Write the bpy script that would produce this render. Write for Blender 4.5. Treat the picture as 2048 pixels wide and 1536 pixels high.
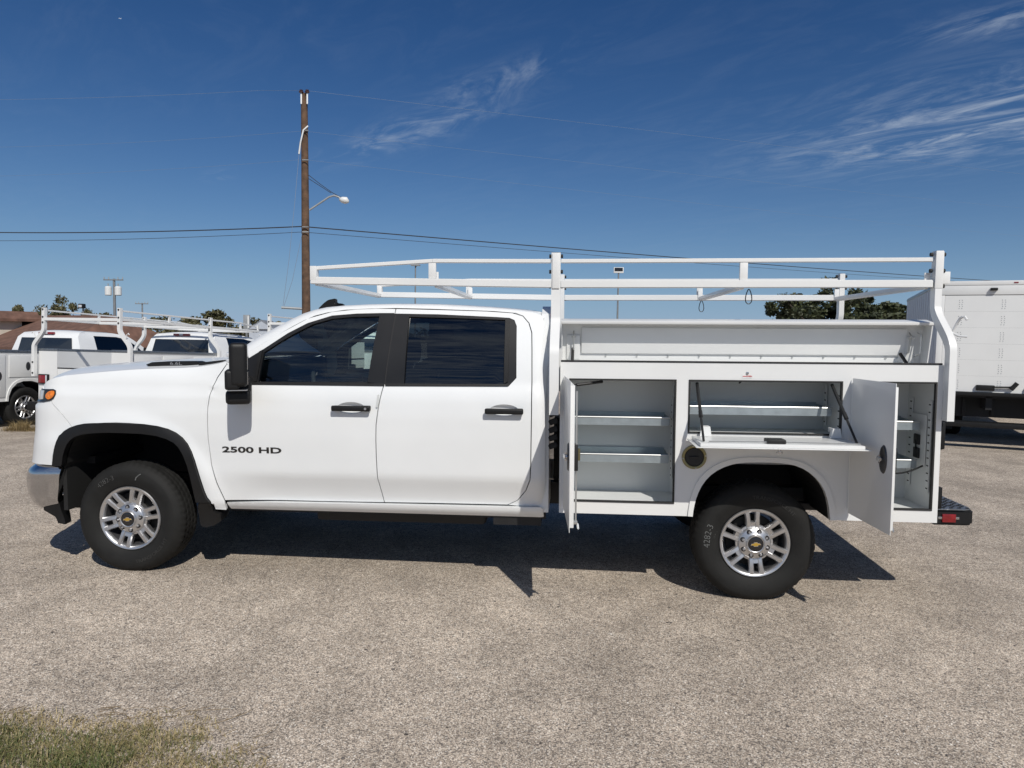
import bpy, bmesh, math, random
import numpy as np
from mathutils import Vector, Matrix
from mathutils.geometry import delaunay_2d_cdt
random.seed(7); rng = np.random.default_rng(7)
R = math.radians
for o in list(bpy.data.objects): bpy.data.objects.remove(o)
scene = bpy.context.scene
col = scene.collection

# ------------------------------------------------------------------ camera
CAM = np.array([3.157, -4.7195, 1.7334]); YAW, PITCH, ROLL = -.0882, -.0678, .0153
FPX, WPX, HPX = 1420., 2048., 1536.
cy, sy, cp, sp = math.cos(YAW), math.sin(YAW), math.cos(PITCH), math.sin(PITCH)
fwd = np.array([sy*cp, cy*cp, sp]); right0 = np.array([cy, -sy, 0]); up0 = np.cross(right0, fwd)
rgt = math.cos(ROLL)*right0 + math.sin(ROLL)*up0; upv = -math.sin(ROLL)*right0 + math.cos(ROLL)*up0
cam_data = bpy.data.cameras.new('camera'); cam = bpy.data.objects.new('camera', cam_data); col.objects.link(cam)
cam_data.sensor_width = 36; cam_data.lens = 36*FPX/WPX; cam_data.clip_end = 5000; cam_data.clip_start = .05
m = Matrix.Identity(4)
for i in range(3): m[i][0] = rgt[i]; m[i][1] = upv[i]; m[i][2] = -fwd[i]; m[i][3] = CAM[i]
cam.matrix_world = m
scene.camera = cam

# ------------------------------------------------------------------ sun + sky
SUN_DIR = Vector((-.46, 1.0, -1.11)).normalized()          # light travels this way
sun_el = math.asin(-SUN_DIR.z); to_sun = -SUN_DIR
sun_az = math.atan2(to_sun.x, to_sun.y)                    # clockwise from +Y
sd = bpy.data.lights.new('sun', 'SUN'); sd.energy = 4.4; sd.angle = R(.5); sd.color = (1, .955, .88)
so = bpy.data.objects.new('sun', sd); col.objects.link(so)
so.rotation_euler = SUN_DIR.to_track_quat('-Z', 'Y').to_euler(); so.location = (8, -10, 14)
world = bpy.data.worlds.new('World'); scene.world = world; world.use_nodes = True
wt = world.node_tree; wt.nodes.clear()
def N(tree, kind, **kw):
    n = tree.nodes.new(kind)
    for k, v in kw.items(): setattr(n, k, v)
    return n
out = N(wt, 'ShaderNodeOutputWorld'); bg = N(wt, 'ShaderNodeBackground'); bg.inputs[1].default_value = .05
sky = N(wt, 'ShaderNodeTexSky', sky_type='NISHITA'); sky.sun_disc = False
sky.sun_elevation = sun_el; sky.sun_rotation = sun_az; sky.altitude = 200; sky.air_density = 1.0; sky.dust_density = .0; sky.ozone_density = 1.0
hsv = N(wt, 'ShaderNodeHueSaturation'); hsv.inputs['Saturation'].default_value = 1.2; hsv.inputs['Value'].default_value = 1.0
wt.links.new(sky.outputs[0], hsv.inputs['Color'])
tc = N(wt, 'ShaderNodeTexCoord'); sep = N(wt, 'ShaderNodeSeparateXYZ'); wt.links.new(tc.outputs['Generated'], sep.inputs[0])
def M2(tree, op, a, b=None, c=None):
    n = N(tree, 'ShaderNodeMath', operation=op)
    for i, v in enumerate((a, b, c)):
        if v is None: continue
        if isinstance(v, (int, float)): n.inputs[i].default_value = v
        else: tree.links.new(v, n.inputs[i])
    return n.outputs[0]
zc_ = M2(wt, 'ADD', M2(wt, 'MAXIMUM', sep.outputs[2], 0.0), .06)
cx_ = M2(wt, 'DIVIDE', sep.outputs[0], zc_); cyy = M2(wt, 'DIVIDE', sep.outputs[1], zc_)
comb = N(wt, 'ShaderNodeCombineXYZ'); wt.links.new(cx_, comb.inputs[0]); wt.links.new(cyy, comb.inputs[1])
CS, SN = math.cos(R(38)), math.sin(R(38))                    # the high cloud streaks run this way
def cloud_layer(rot, scale, nscale, lo, hi, seed, detail=9, distort=.55, rough=.62):
    mp = N(wt, 'ShaderNodeMapping', vector_type='TEXTURE'); mp.inputs['Rotation'].default_value = (0, 0, R(-rot)); mp.inputs['Scale'].default_value = (1/scale[0], 1/scale[1], 1)
    mp.inputs['Location'].default_value = (seed, seed*.37, 0)
    wt.links.new(comb.outputs[0], mp.inputs[0])
    nz = N(wt, 'ShaderNodeTexNoise'); nz.inputs['Scale'].default_value = nscale; nz.inputs['Detail'].default_value = detail
    nz.inputs['Roughness'].default_value = rough; nz.inputs['Distortion'].default_value = distort
    wt.links.new(mp.outputs[0], nz.inputs['Vector'])
    rp = N(wt, 'ShaderNodeMapRange'); rp.interpolation_type = 'SMOOTHSTEP'
    rp.inputs[1].default_value = lo; rp.inputs[2].default_value = hi
    wt.links.new(nz.outputs[0], rp.inputs[0]); return rp.outputs[0]
def bank(x0, y0, rx, ry):                                    # a bank of cloud in the cloud plane
    dx, dy = M2(wt, 'SUBTRACT', cx_, x0), M2(wt, 'SUBTRACT', cyy, y0)
    a = M2(wt, 'DIVIDE', M2(wt, 'SUBTRACT', M2(wt, 'MULTIPLY', dx, CS), M2(wt, 'MULTIPLY', dy, SN)), rx)
    b = M2(wt, 'DIVIDE', M2(wt, 'ADD', M2(wt, 'MULTIPLY', dx, SN), M2(wt, 'MULTIPLY', dy, CS)), ry)
    return M2(wt, 'EXPONENT', M2(wt, 'MULTIPLY', M2(wt, 'ADD', M2(wt, 'MULTIPLY', a, a), M2(wt, 'MULTIPLY', b, b)), -1.))
big = cloud_layer(38, (.6, 1.1), .5, .40, .62, 11.3, 3, .2)
wisp = cloud_layer(40, (.85, 1.9), 2.5, .40, .68, 4.1, 12, 1.5, .66)
fine = cloud_layer(38, (.8, 2.2), 7.0, .25, .75, 9.4, 8, .6)
behind = M2(wt, 'MULTIPLY', M2(wt, 'MAXIMUM', M2(wt, 'MULTIPLY', sep.outputs[1], -1.), 0.), 1.0)
cov = M2(wt, 'ADD', M2(wt, 'ADD', M2(wt, 'MULTIPLY', bank(1.52, 2.82, .62, .40), 1.15), M2(wt, 'MULTIPLY', bank(-.70, 2.90, .5, .11), .60)), M2(wt, 'MULTIPLY', bank(-.28, 2.40, .26, .07), .45))
cov = M2(wt, 'ADD', cov, M2(wt, 'ADD', M2(wt, 'MULTIPLY', bank(1.12, 2.03, .22, .08), .6), M2(wt, 'MULTIPLY', bank(-1.75, 3.40, .12, .05), .4)))
cov = M2(wt, 'ADD', cov, M2(wt, 'MULTIPLY', big, M2(wt, 'ADD', M2(wt, 'MULTIPLY', behind, 1.3), .04)))
cov = M2(wt, 'MINIMUM', cov, 1.)
cl = M2(wt, 'MULTIPLY', M2(wt, 'MULTIPLY', cov, wisp), M2(wt, 'ADD', M2(wt, 'MULTIPLY', fine, .5), .40))
rip = cloud_layer(4, (.8, 2.6), 3.0, .40, .62, 21.7, 9, 1.3, .62)            # the rippled cloud sheet that the side windows mirror
cl = M2(wt, 'MAXIMUM', cl, M2(wt, 'MULTIPLY', M2(wt, 'MULTIPLY', rip, M2(wt, 'MINIMUM', M2(wt, 'MULTIPLY', behind, 1.6), 1.)), .85))
# clear-air blue: balance the sky model to the photograph's white point, paler towards the horizon
tint = N(wt, 'ShaderNodeMix', data_type='RGBA', blend_type='MULTIPLY'); tint.inputs['Factor'].default_value = 1; tint.inputs['B'].default_value = (.47, .83, 1.23, 1)
wt.links.new(hsv.outputs[0], tint.inputs['A'])
hz_ = M2(wt, 'MULTIPLY', M2(wt, 'EXPONENT', M2(wt, 'MULTIPLY', M2(wt, 'MAXIMUM', sep.outputs[2], 0.), -10.)), .96)
hmix = N(wt, 'ShaderNodeMix', data_type='RGBA'); hmix.inputs['B'].default_value = (7.0, 9.6, 13.8, 1)
wt.links.new(hz_, hmix.inputs['Factor']); wt.links.new(tint.outputs['Result'], hmix.inputs['A'])
mixc = N(wt, 'ShaderNodeMix', data_type='RGBA'); mixc.inputs['B'].default_value = (9.6, 11.2, 13.6, 1)
wt.links.new(cl, mixc.inputs['Factor']); wt.links.new(hmix.outputs['Result'], mixc.inputs['A'])
wt.links.new(mixc.outputs['Result'], bg.inputs[0]); wt.links.new(bg.outputs[0], out.inputs[0])
vs = scene.view_settings; vs.view_transform = 'Standard'; vs.look = 'None'; vs.exposure = -.2; vs.gamma = 1

# ------------------------------------------------------------------ pixel <-> place (used once to read sizes off the photograph)
KR = .0098                                                  # the unladen truck stands 0.56 degrees nose-down
def rake(P):
    P = np.asarray(P, float).reshape(-1, 3); Q = P.copy()
    Q[:, 0] = P[:, 0] - KR*P[:, 2]; Q[:, 2] = P[:, 2] + KR*P[:, 0]; return Q
def project(P):
    d = np.asarray(P, float).reshape(-1, 3) - CAM; z = d@fwd
    return np.stack([WPX/2 + FPX*(d@rgt)/z, HPX/2 - FPX*(d@upv)/z], 1)
def ray(px, py): return rgt*(px-WPX/2)/FPX + upv*(HPX/2-py)/FPX + fwd
def B(px, py, y=0.):                                        # body coordinates (x, z) on the plane y
    d = ray(px, py); P = CAM + d*(y-CAM[1])/d[1]
    zb = (P[2]-KR*P[0])/(1+KR*KR); return (P[0]+KR*zb, zb)
def at(px, py, D): return CAM + D*ray(px, py)
def on_ground(px, py, z=0.):
    d = ray(px, py); return CAM + d*(z-CAM[2])/d[2]

# ------------------------------------------------------------------ materials
MATS = {}
def mat(name, color, rough=.5, metal=0., coat=0., coat_rough=.05, spec=.5, var=0., vscale=3., bump=0., bscale=60., emit=None, detail=4):
    mt = bpy.data.materials.new(name); mt.use_nodes = True; t = mt.node_tree; b = t.nodes['Principled BSDF']
    b.inputs['Base Color'].default_value = (*color, 1); b.inputs['Roughness'].default_value = rough; b.inputs['Metallic'].default_value = metal
    b.inputs['Coat Weight'].default_value = coat; b.inputs['Coat Roughness'].default_value = coat_rough; b.inputs['Specular IOR Level'].default_value = spec
    tcn = N(t, 'ShaderNodeTexCoord')
    if var:
        nz = N(t, 'ShaderNodeTexNoise'); nz.inputs['Scale'].default_value = vscale; nz.inputs['Detail'].default_value = detail
        t.links.new(tcn.outputs['Object'], nz.inputs['Vector'])
        mr = N(t, 'ShaderNodeMapRange'); mr.inputs[1].default_value = .3; mr.inputs[2].default_value = .7
        mr.inputs[3].default_value = 1-var; mr.inputs[4].default_value = 1+var*.6
        t.links.new(nz.outputs[0], mr.inputs[0])
        mx = N(t, 'ShaderNodeMix', data_type='RGBA', blend_type='MULTIPLY'); mx.inputs['Factor'].default_value = 1
        mx.inputs['A'].default_value = (*color, 1); t.links.new(mr.outputs[0], mx.inputs['B']); t.links.new(mx.outputs['Result'], b.inputs['Base Color'])
        m2 = N(t, 'ShaderNodeMapRange'); m2.inputs[3].default_value = max(.02, rough-.08); m2.inputs[4].default_value = rough+.1
        t.links.new(nz.outputs[0], m2.inputs[0]); t.links.new(m2.outputs[0], b.inputs['Roughness'])
    if bump:
        n2 = N(t, 'ShaderNodeTexNoise'); n2.inputs['Scale'].default_value = bscale; n2.inputs['Detail'].default_value = 3
        t.links.new(tcn.outputs['Object'], n2.inputs['Vector'])
        bp = N(t, 'ShaderNodeBump'); bp.inputs['Strength'].default_value = bump; bp.inputs['Distance'].default_value = .01
        t.links.new(n2.outputs[0], bp.inputs['Height']); t.links.new(bp.outputs[0], b.inputs['Normal'])
    if emit: b.inputs['Emission Color'].default_value = (*color, 1); b.inputs['Emission Strength'].default_value = emit
    MATS[name] = mt; return mt
paint = mat('white_paint', (.76, .775, .78), .42, coat=.45, coat_rough=.05, var=.03, vscale=1.7, spec=.4)
powder = mat('white_powder_coat', (.74, .745, .735), .38, coat=.35, coat_rough=.12, var=.03, vscale=2.3)
inner_white = mat('white_interior_paint', (.70, .715, .71), .45, var=.04, vscale=2)
plastic = mat('black_plastic', (.008, .008, .0085), .5, var=.2, vscale=8, bump=.1, bscale=500, spec=.35)
gloss_black = mat('black_gloss', (.012, .012, .014), .18, coat=.4)
trim = mat('black_window_trim', (.010, .010, .011), .4, var=.1, spec=.4)
rubber = mat('black_rubber', (.018, .018, .018), .7, var=.25, vscale=20)
tyre_m = mat('tyre_rubber', (.0125, .0125, .012), .72, var=.3, vscale=9, bump=.2, bscale=180, spec=.3)
tyre_mark = mat('tyre_lettering', (.030, .030, .029), .7)
chalk = mat('chalk', (.15, .155, .155), .9, var=.35, vscale=90)
silver = mat('machined_aluminium', (.60, .60, .61), .33, metal=.9, var=.08, vscale=9)
silver_dark = mat('painted_aluminium', (.42, .42, .43), .42, metal=.75, var=.1)
chrome = mat('chrome', (.60, .60, .61), .13, metal=1.)
steel = mat('stainless_steel', (.58, .58, .58), .25, metal=1., var=.06, vscale=14)
dark_steel = mat('dark_stainless', (.085, .085, .09), .38, metal=.7, var=.2, vscale=20)
galv = mat('galvanised_steel', (.40, .45, .47), .45, metal=.75, var=.1, vscale=18)
galv_edge = mat('bright_steel_edge', (.58, .59, .58), .34, metal=.85)
diamond = mat('diamond_plate', (.30, .32, .34), .38, metal=.9, var=.2, vscale=30, bump=.6, bscale=90)
brass = mat('brass_ring', (.26, .23, .12), .35, metal=.8)
gold = mat('gold_emblem', (.62, .40, .07), .3, metal=.6)
amber = mat('amber_lens', (.80, .21, .012), .14, coat=.8, var=.35, vscale=60)
red = mat('red_lens', (.22, .006, .010), .16, coat=.7, var=.25, vscale=50)
red_text = mat('red_print', (.55, .05, .05), .6)
clear_lens = mat('clear_lens', (.55, .57, .6), .1, coat=.8)
under = mat('chassis_black', (.010, .010, .011), .6, var=.3, vscale=6)
liner = mat('wheel_well_black', (.008, .008, .008), .8)
cabin = mat('cabin_charcoal', (.022, .022, .024), .75, var=.15)
cloth = mat('seat_cloth', (.018, .018, .020), .9, bump=.3, bscale=300)
dark_gap = mat('panel_gap_dark', (.02, .02, .022), .8)
badge_black = mat('badge_black', (.02, .018, .017), .3, coat=.5)
cable = mat('black_cable', (.012, .012, .012), .5)
sticker = mat('clear_sticker', (.62, .64, .64), .2, coat=.5)
wire_m = mat('overhead_wire', (.03, .03, .032), .6)
wire_p = mat('pale_overhead_wire', (.20, .25, .33), .6)
porcelain = mat('brown_insulator', (.06, .022, .02), .25, coat=.4)
grey_metal = mat('grey_metal', (.36, .38, .39), .5, metal=.3, var=.1)
grey_pole = mat('grey_pole', (.20, .21, .22), .6, var=.15)
white_metal = mat('white_housing', (.70, .71, .70), .45)
def glass_mat(name, tint, rough=.0, refl=1.0, ior=1.5):
    mt = bpy.data.materials.new(name); mt.use_nodes = True; t = mt.node_tree; t.nodes.clear()
    o_ = N(t, 'ShaderNodeOutputMaterial'); mx = N(t, 'ShaderNodeMixShader'); tr = N(t, 'ShaderNodeBsdfTransparent'); gl = N(t, 'ShaderNodeBsdfGlossy')
    tr.inputs[0].default_value = (*tint, 1); gl.inputs['Roughness'].default_value = rough; gl.inputs[0].default_value = (refl, refl, refl, 1)
    fr = N(t, 'ShaderNodeFresnel'); fr.inputs[0].default_value = ior
    nz = N(t, 'ShaderNodeTexNoise'); nz.inputs['Scale'].default_value = 1.6; tcn = N(t, 'ShaderNodeTexCoord')
    t.links.new(tcn.outputs['Object'], nz.inputs['Vector'])
    bp = N(t, 'ShaderNodeBump'); bp.inputs['Strength'].default_value = .05; bp.inputs['Distance'].default_value = .02
    t.links.new(nz.outputs[0], bp.inputs['Height']); t.links.new(bp.outputs[0], gl.inputs['Normal'])
    t.links.new(fr.outputs[0], mx.inputs[0]); t.links.new(tr.outputs[0], mx.inputs[1]); t.links.new(gl.outputs[0], mx.inputs[2]); t.links.new(mx.outputs[0], o_.inputs[0])
    return mt
glass_front = glass_mat('tinted_glass', (.76, .87, .83), ior=1.75)
glass_rear = glass_mat('privacy_glass', (.055, .06, .06), ior=1.75)
glass_screen = glass_mat('windscreen_glass', (.66, .76, .73))

# ------------------------------------------------------------------ mesh helpers
def link(name, me, material, parent=None, smooth=None):
    if material: me.materials.append(material)
    if smooth is not None:
        me.shade_smooth()
        me.set_sharp_from_angle(angle=R(smooth))
    o = bpy.data.objects.new(name, me); col.objects.link(o)
    if parent is not None: o.parent = parent
    return o
def tag(o, label=None, cat=None, group=None, kind=None):
    if label: o['label'] = label
    if cat: o['category'] = cat
    if group: o['group'] = group
    if kind: o['kind'] = kind
    return o
def empty(name, loc=(0, 0, 0), rz=0.):
    o = bpy.data.objects.new(name, None); col.objects.link(o); o.location = loc; o.rotation_euler = (0, 0, rz); o.empty_display_size = .2; return o
def copy_tree(o, parent=None):
    c = o.copy(); col.objects.link(c); c.parent = parent
    for ch in list(o.children): copy_tree(ch, c)
    return c
class MB:
    def __init__(s): s.v = []; s.f = []
    def add(s, V, F):
        n = len(s.v); s.v += [tuple(map(float, p)) for p in V]; s.f += [tuple(i+n for i in f) for f in F]; return s
    def box(s, x0, x1, y0, y1, z0, z1, bev=0., seg=2, taper=None):
        bm = bmesh.new(); bmesh.ops.create_cube(bm, size=1)
        for v in bm.verts: v.co = ((x0+x1)/2+v.co.x*(x1-x0), (y0+y1)/2+v.co.y*(y1-y0), (z0+z1)/2+v.co.z*(z1-z0))
        if taper: 
            for v in bm.verts: taper(v)
        if bev: bmesh.ops.bevel(bm, geom=bm.edges[:], offset=bev, segments=seg, profile=.6, affect='EDGES')
        return s._bm(bm)
    def _bm(s, bm):
        bm.verts.index_update(); s.add([v.co for v in bm.verts], [[v.index for v in f.verts] for f in bm.faces]); bm.free(); return s
    def bar(s, a, b, w, h, up=(0, 0, 1), bev=.004):
        a = Vector(a); b = Vector(b); d = (b-a); L = d.length; d.normalize(); u = Vector(up); sdv = d.cross(u)
        if sdv.length < 1e-4: sdv = d.cross(Vector((0, 1, 0)))
        sdv.normalize(); u = sdv.cross(d)
        bm = bmesh.new(); bmesh.ops.create_cube(bm, size=1)
        for v in bm.verts: v.co = Vector((v.co.x*L, v.co.y*w, v.co.z*h))
        if bev: bmesh.ops.bevel(bm, geom=bm.edges[:], offset=bev, segments=2, affect='EDGES')
        c = (a+b)/2
        for v in bm.verts: v.co = c + d*v.co.x + sdv*v.co.y + u*v.co.z
        return s._bm(bm)
    def sweep_rect(s, pts, w, h, side=(1, 0, 0)):            # rectangular tube through pts lying in a plane normal to side
        pts = [Vector(p) for p in pts]; sd_ = Vector(side); V = []; F = []
        for i, p in enumerate(pts):
            d = (pts[min(i+1, len(pts)-1)]-pts[max(i-1, 0)]).normalized(); n = d.cross(sd_).normalized()
            for a, b in ((-1, -1), (1, -1), (1, 1), (-1, 1)): V.append(p+sd_*a*w/2+n*b*h/2)
        for i in range(len(pts)-1):
            for k in range(4): F.append((i*4+k, i*4+(k+1) % 4, i*4+4+(k+1) % 4, i*4+4+k))
        F.append((3, 2, 1, 0)); n = (len(pts)-1)*4; F.append((n, n+1, n+2, n+3)); return s.add(V, F)
    def tube(s, pts, r, n=8, caps=True):
        pts = [Vector(p) for p in pts]; V = []; F = []
        rr = r if isinstance(r, (list, tuple)) else [r]*len(pts); ref = None
        for i, p in enumerate(pts):
            d = (pts[min(i+1, len(pts)-1)]-pts[max(i-1, 0)]).normalized()
            a = ref if ref is not None and abs(ref.dot(d)) < .95 else (Vector((0, 0, 1)) if abs(d.z) < .9 else Vector((1, 0, 0)))
            e1 = (a-d*a.dot(d)).normalized(); e2 = d.cross(e1); ref = e1
            for k in range(n): t = 2*math.pi*k/n; V.append(p+(e1*math.cos(t)+e2*math.sin(t))*rr[i])
        for i in range(len(pts)-1):
            for k in range(n): F.append((i*n+k, i*n+(k+1) % n, (i+1)*n+(k+1) % n, (i+1)*n+k))
        if caps: F.append(tuple(range(n-1, -1, -1))); q = (len(pts)-1)*n; F.append(tuple(range(q, q+n)))
        return s.add(V, F)
    def lathe(s, prof, c=(0, 0, 0), n=48, closed=False, rfun=None):      # about the Y axis; prof = [(r, y)]
        V = []; F = []; m_ = len(prof)
        for k in range(n):
            t = 2*math.pi*k/n
            for j, (r, y) in enumerate(prof):
                q = rfun(k, j, r) if rfun else r
                V.append((c[0]+q*math.cos(t), c[1]+y, c[2]+q*math.sin(t)))
        for k in range(n):
            k2 = (k+1) % n
            for j in range(m_-1 if not closed else m_):
                j2 = (j+1) % m_; F.append((k*m_+j, k*m_+j2, k2*m_+j2, k2*m_+j))
        return s.add(V, F)
    def prism(s, poly, y0, y1, bev=0.):                      # poly in (x, z), extruded along y
        bm = bmesh.new(); vs_ = [bm.verts.new((x, y0, z)) for x, z in poly]; f = bm.faces.new(vs_)
        r = bmesh.ops.extrude_face_region(bm, geom=[f])
        for g in r['geom']:
            if isinstance(g, bmesh.types.BMVert): g.co.y = y1
        bmesh.ops.recalc_face_normals(bm, faces=bm.faces[:])
        if bev: bmesh.ops.bevel(bm, geom=bm.edges[:], offset=bev, segments=2, affect='EDGES')
        return s._bm(bm)
    def xf(s, M_): s.v = [tuple(M_ @ Vector(p)) for p in s.v]; return s
    def mirror(s):                                           # to the truck's other side
        r = MB(); r.v = [(x, 2*YC-y, z) for x, y, z in s.v]; r.f = [tuple(reversed(f)) for f in s.f]; return r
    def build(s, name, material, parent=None, smooth=24, rk=True, both=False, recalc=True):
        V = rake(s.v) if rk else s.v
        me = bpy.data.meshes.new(name); me.from_pydata([tuple(p) for p in V], [], s.f)
        if recalc:
            bm = bmesh.new(); bm.from_mesh(me); bmesh.ops.recalc_face_normals(bm, faces=bm.faces[:]); bm.to_mesh(me); bm.free()
        o = link(name, me, material, parent, smooth)
        if both: s.mirror().build(name, material, parent, smooth, rk, False, recalc)
        return o
YC = 1.03
def text_mb(txt, size, depth=.002, bold=0., xs=1.):
    cu = bpy.data.curves.new('lettering', 'FONT'); cu.body = txt; cu.size = size; cu.extrude = depth; cu.offset = bold; cu.align_x = 'CENTER'; cu.align_y = 'CENTER'; cu.resolution_u = 3
    to = bpy.data.objects.new('lettering', cu); col.objects.link(to)
    dg = bpy.context.evaluated_depsgraph_get(); me = bpy.data.meshes.new_from_object(to.evaluated_get(dg))
    mb = MB(); mb.add([(v.co.x*xs, v.co.y, v.co.z) for v in me.vertices], [tuple(p.vertices) for p in me.polygons])
    bpy.data.objects.remove(to); bpy.data.curves.remove(cu); bpy.data.meshes.remove(me); return mb
def txt_side(mb, x, y, z):                                   # stand lettering up on the side that faces -Y
    mb.v = [(x+a, y-c, z+b) for a, b, c in mb.v]; return mb

# polygons drawn on the curved side skin --------------------------------------------------
def sstep(a, b, x): t = np.clip((x-a)/(b-a), 0, 1); return t*t*(3-2*t)
DZ = np.array([.36, .50, .54, .62, .70, .722, .75, 1.0, 1.15, 1.27, 1.335, 1.37, 1.95])
DY = np.array([.14, .092, .078, .052, .020, .009, .003, -.010, -.012, -.004, .012, .028, .205])
FZ = np.array([.36, .5, .7, 1.0, 1.16, 1.20, 1.28, 1.315, 1.36, 1.42, 1.48, 1.56])
FY = np.array([.06, .03, .008, -.006, -.006, .0, .004, .024, .028, .044, .085, .15])
ZS = np.linspace(.34, 2.0, 900)
def sm(z, y):
    a = np.interp(ZS, z, y); k = np.ones(15)/15; return np.convolve(np.pad(a, 7, 'edge'), k, 'valid')
DYS, FYS = sm(DZ, DY), sm(FZ, FY)
def side_y(x, z):
    x = np.asarray(x, float); z = np.asarray(z, float)
    w = sstep(.50, 1.15, x); lo = sstep(.60, .60+.02, x)
    yd, yf = np.interp(z, ZS, DYS), np.interp(z, ZS, FYS)
    t = np.clip(z-1.39, 0, None); yd = np.where(z > 1.39, np.interp(1.39, ZS, DYS)+.17*t+.27*t*t, yd)
    wz = np.where(z > 1.33, np.maximum(w, sstep(.35, .8, x)), w)
    y = yf*(1-wz)+yd*wz
    r = np.hypot(x-.0, z-.42); y = y-.024*np.exp(-(np.maximum(r-.66, 0)/.055)**2-(np.minimum(r-.66, 0)/.2)**2)*(z > .5)*(1-w)
    y = y+.075*sstep(2.92, 3.02, x)**1.5
    return y
PLAN = np.array([(-.45, 0), (-.60, .003), (-.72, .028), (-.80, .073), (-.85, .125), (-.895, .21), (-.935, .34), (-.965, .55), (-.985, .8), (-.99, 1.03)])
tt = np.concatenate([[0], np.cumsum(np.hypot(*np.diff(PLAN, axis=0).T))]); tf = np.linspace(0, tt[-1], 300)
PX = np.convolve(np.pad(np.interp(tf, tt, PLAN[:, 0]), 9, 'edge'), np.ones(19)/19, 'valid'); PY = np.convolve(np.pad(np.interp(tf, tt, PLAN[:, 1]), 9, 'edge'), np.ones(19)/19, 'valid')
PX[0] = -.45; PY[0] = 0; ARC = tt[-1]
GZ = np.array([.36, .42, .47, .55, .65, .70, .74, .80, 1.0, 1.20, 1.225, 1.33, 1.40, 1.5]); GG = np.array([.74, .82, .90, .975, .99, .955, .90, .865, .79, .765, .66, .60, .50, .30])
def skin(u, z, off=0.):
    u = np.asarray(u, float); z = np.asarray(z, float)
    def base(u, z):
        t = np.clip(-.45-u, 0, ARC); fr = np.clip((-.45-u), 0, None) > 0
        px = np.interp(t, tf, PX); py = np.interp(t, tf, PY); g = np.interp(z, GZ, GG)
        s_ = side_y(np.maximum(u, -.45), z)*(1-.0*t)
        x = np.where(fr, -.45+(px+.45)*g, u); y = np.where(fr, py+s_*np.exp(-t/.25), s_)
        return np.stack([x, y, z], -1)
    P = base(u, z)
    if np.any(off):
        e = .004; du = base(u+e, z)-base(u-e, z); dz = base(u, z+e)-base(u, z-e); n = np.cross(du, dz); n /= np.linalg.norm(n, axis=-1, keepdims=True)
        P = P+n*(np.asarray(off)[..., None] if np.ndim(off) else off)
    return P
def U(px, py):                                               # photograph point -> (u, z) on the skin
    u, z = B(px, py, .02)
    for _ in range(25):
        p0 = project(rake(skin(u, z)))[0]; e = 1e-3
        ju = (project(rake(skin(u+e, z)))[0]-p0)/e; jz = (project(rake(skin(u, z+e)))[0]-p0)/e
        J = np.stack([ju, jz], 1)
        try: st = np.linalg.solve(J, np.array([px, py])-p0)
        except np.linalg.LinAlgError: break
        st = np.clip(st, -.05, .05); u += st[0]*.8; z += st[1]*.8
    return (u, z)
def UL(*pts): return [U(*p) for p in pts]
def smooth_line(pts, it=2, closed=False):                    # Chaikin corner cutting, keeps end points
    pts = [np.array(p) for p in pts]
    for _ in range(it):
        q = [] if closed else [pts[0]]; n = len(pts)
        for i in range(n if closed else n-1):
            a, b = pts[i], pts[(i+1) % n]; q += [a*.75+b*.25, a*.25+b*.75]
        if not closed: q.append(pts[-1])
        pts = q
    return [tuple(p) for p in pts]
def area(p): p = np.array(p); x, y = p[:, 0], p[:, 1]; return .5*np.sum(x*np.roll(y, -1)-np.roll(x, -1)*y)
def resample(poly, res):
    q = []; n = len(poly)
    for i in range(n):
        a = np.array(poly[i]); b = np.array(poly[(i+1) % n]); L = np.hypot(*(b-a))
        if L < 1e-5: continue
        k = max(1, int(math.ceil(L/res)))
        for j in range(k): q.append(a+(b-a)*j/k)
    return np.array(q)
def inset(p, d):
    p = np.array(p); a = np.roll(p, 1, 0); b = np.roll(p, -1, 0)
    def nrm(v): return v/np.maximum(np.linalg.norm(v, axis=1, keepdims=True), 1e-9)
    n1 = nrm(p-a); n2 = nrm(b-p); n = np.stack([-(n1+n2)[:, 1], (n1+n2)[:, 0]], 1); n = nrm(n)
    c = np.maximum((n*np.stack([-n1[:, 1], n1[:, 0]], 1)).sum(1), .4)
    return p+n*(d/c)[:, None]
def inside(P, poly):
    x, y = P[:, 0], P[:, 1]; px, py = poly[:, 0], poly[:, 1]; qx, qy = np.roll(px, -1), np.roll(py, -1); c = np.zeros(len(P), bool)
    for i in range(len(poly)):
        if py[i] == qy[i]: continue
        t = ((py[i] > y) != (qy[i] > y)) & (x < (qx[i]-px[i])*(y-py[i])/(qy[i]-py[i])+px[i]); c ^= t
    return c
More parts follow.
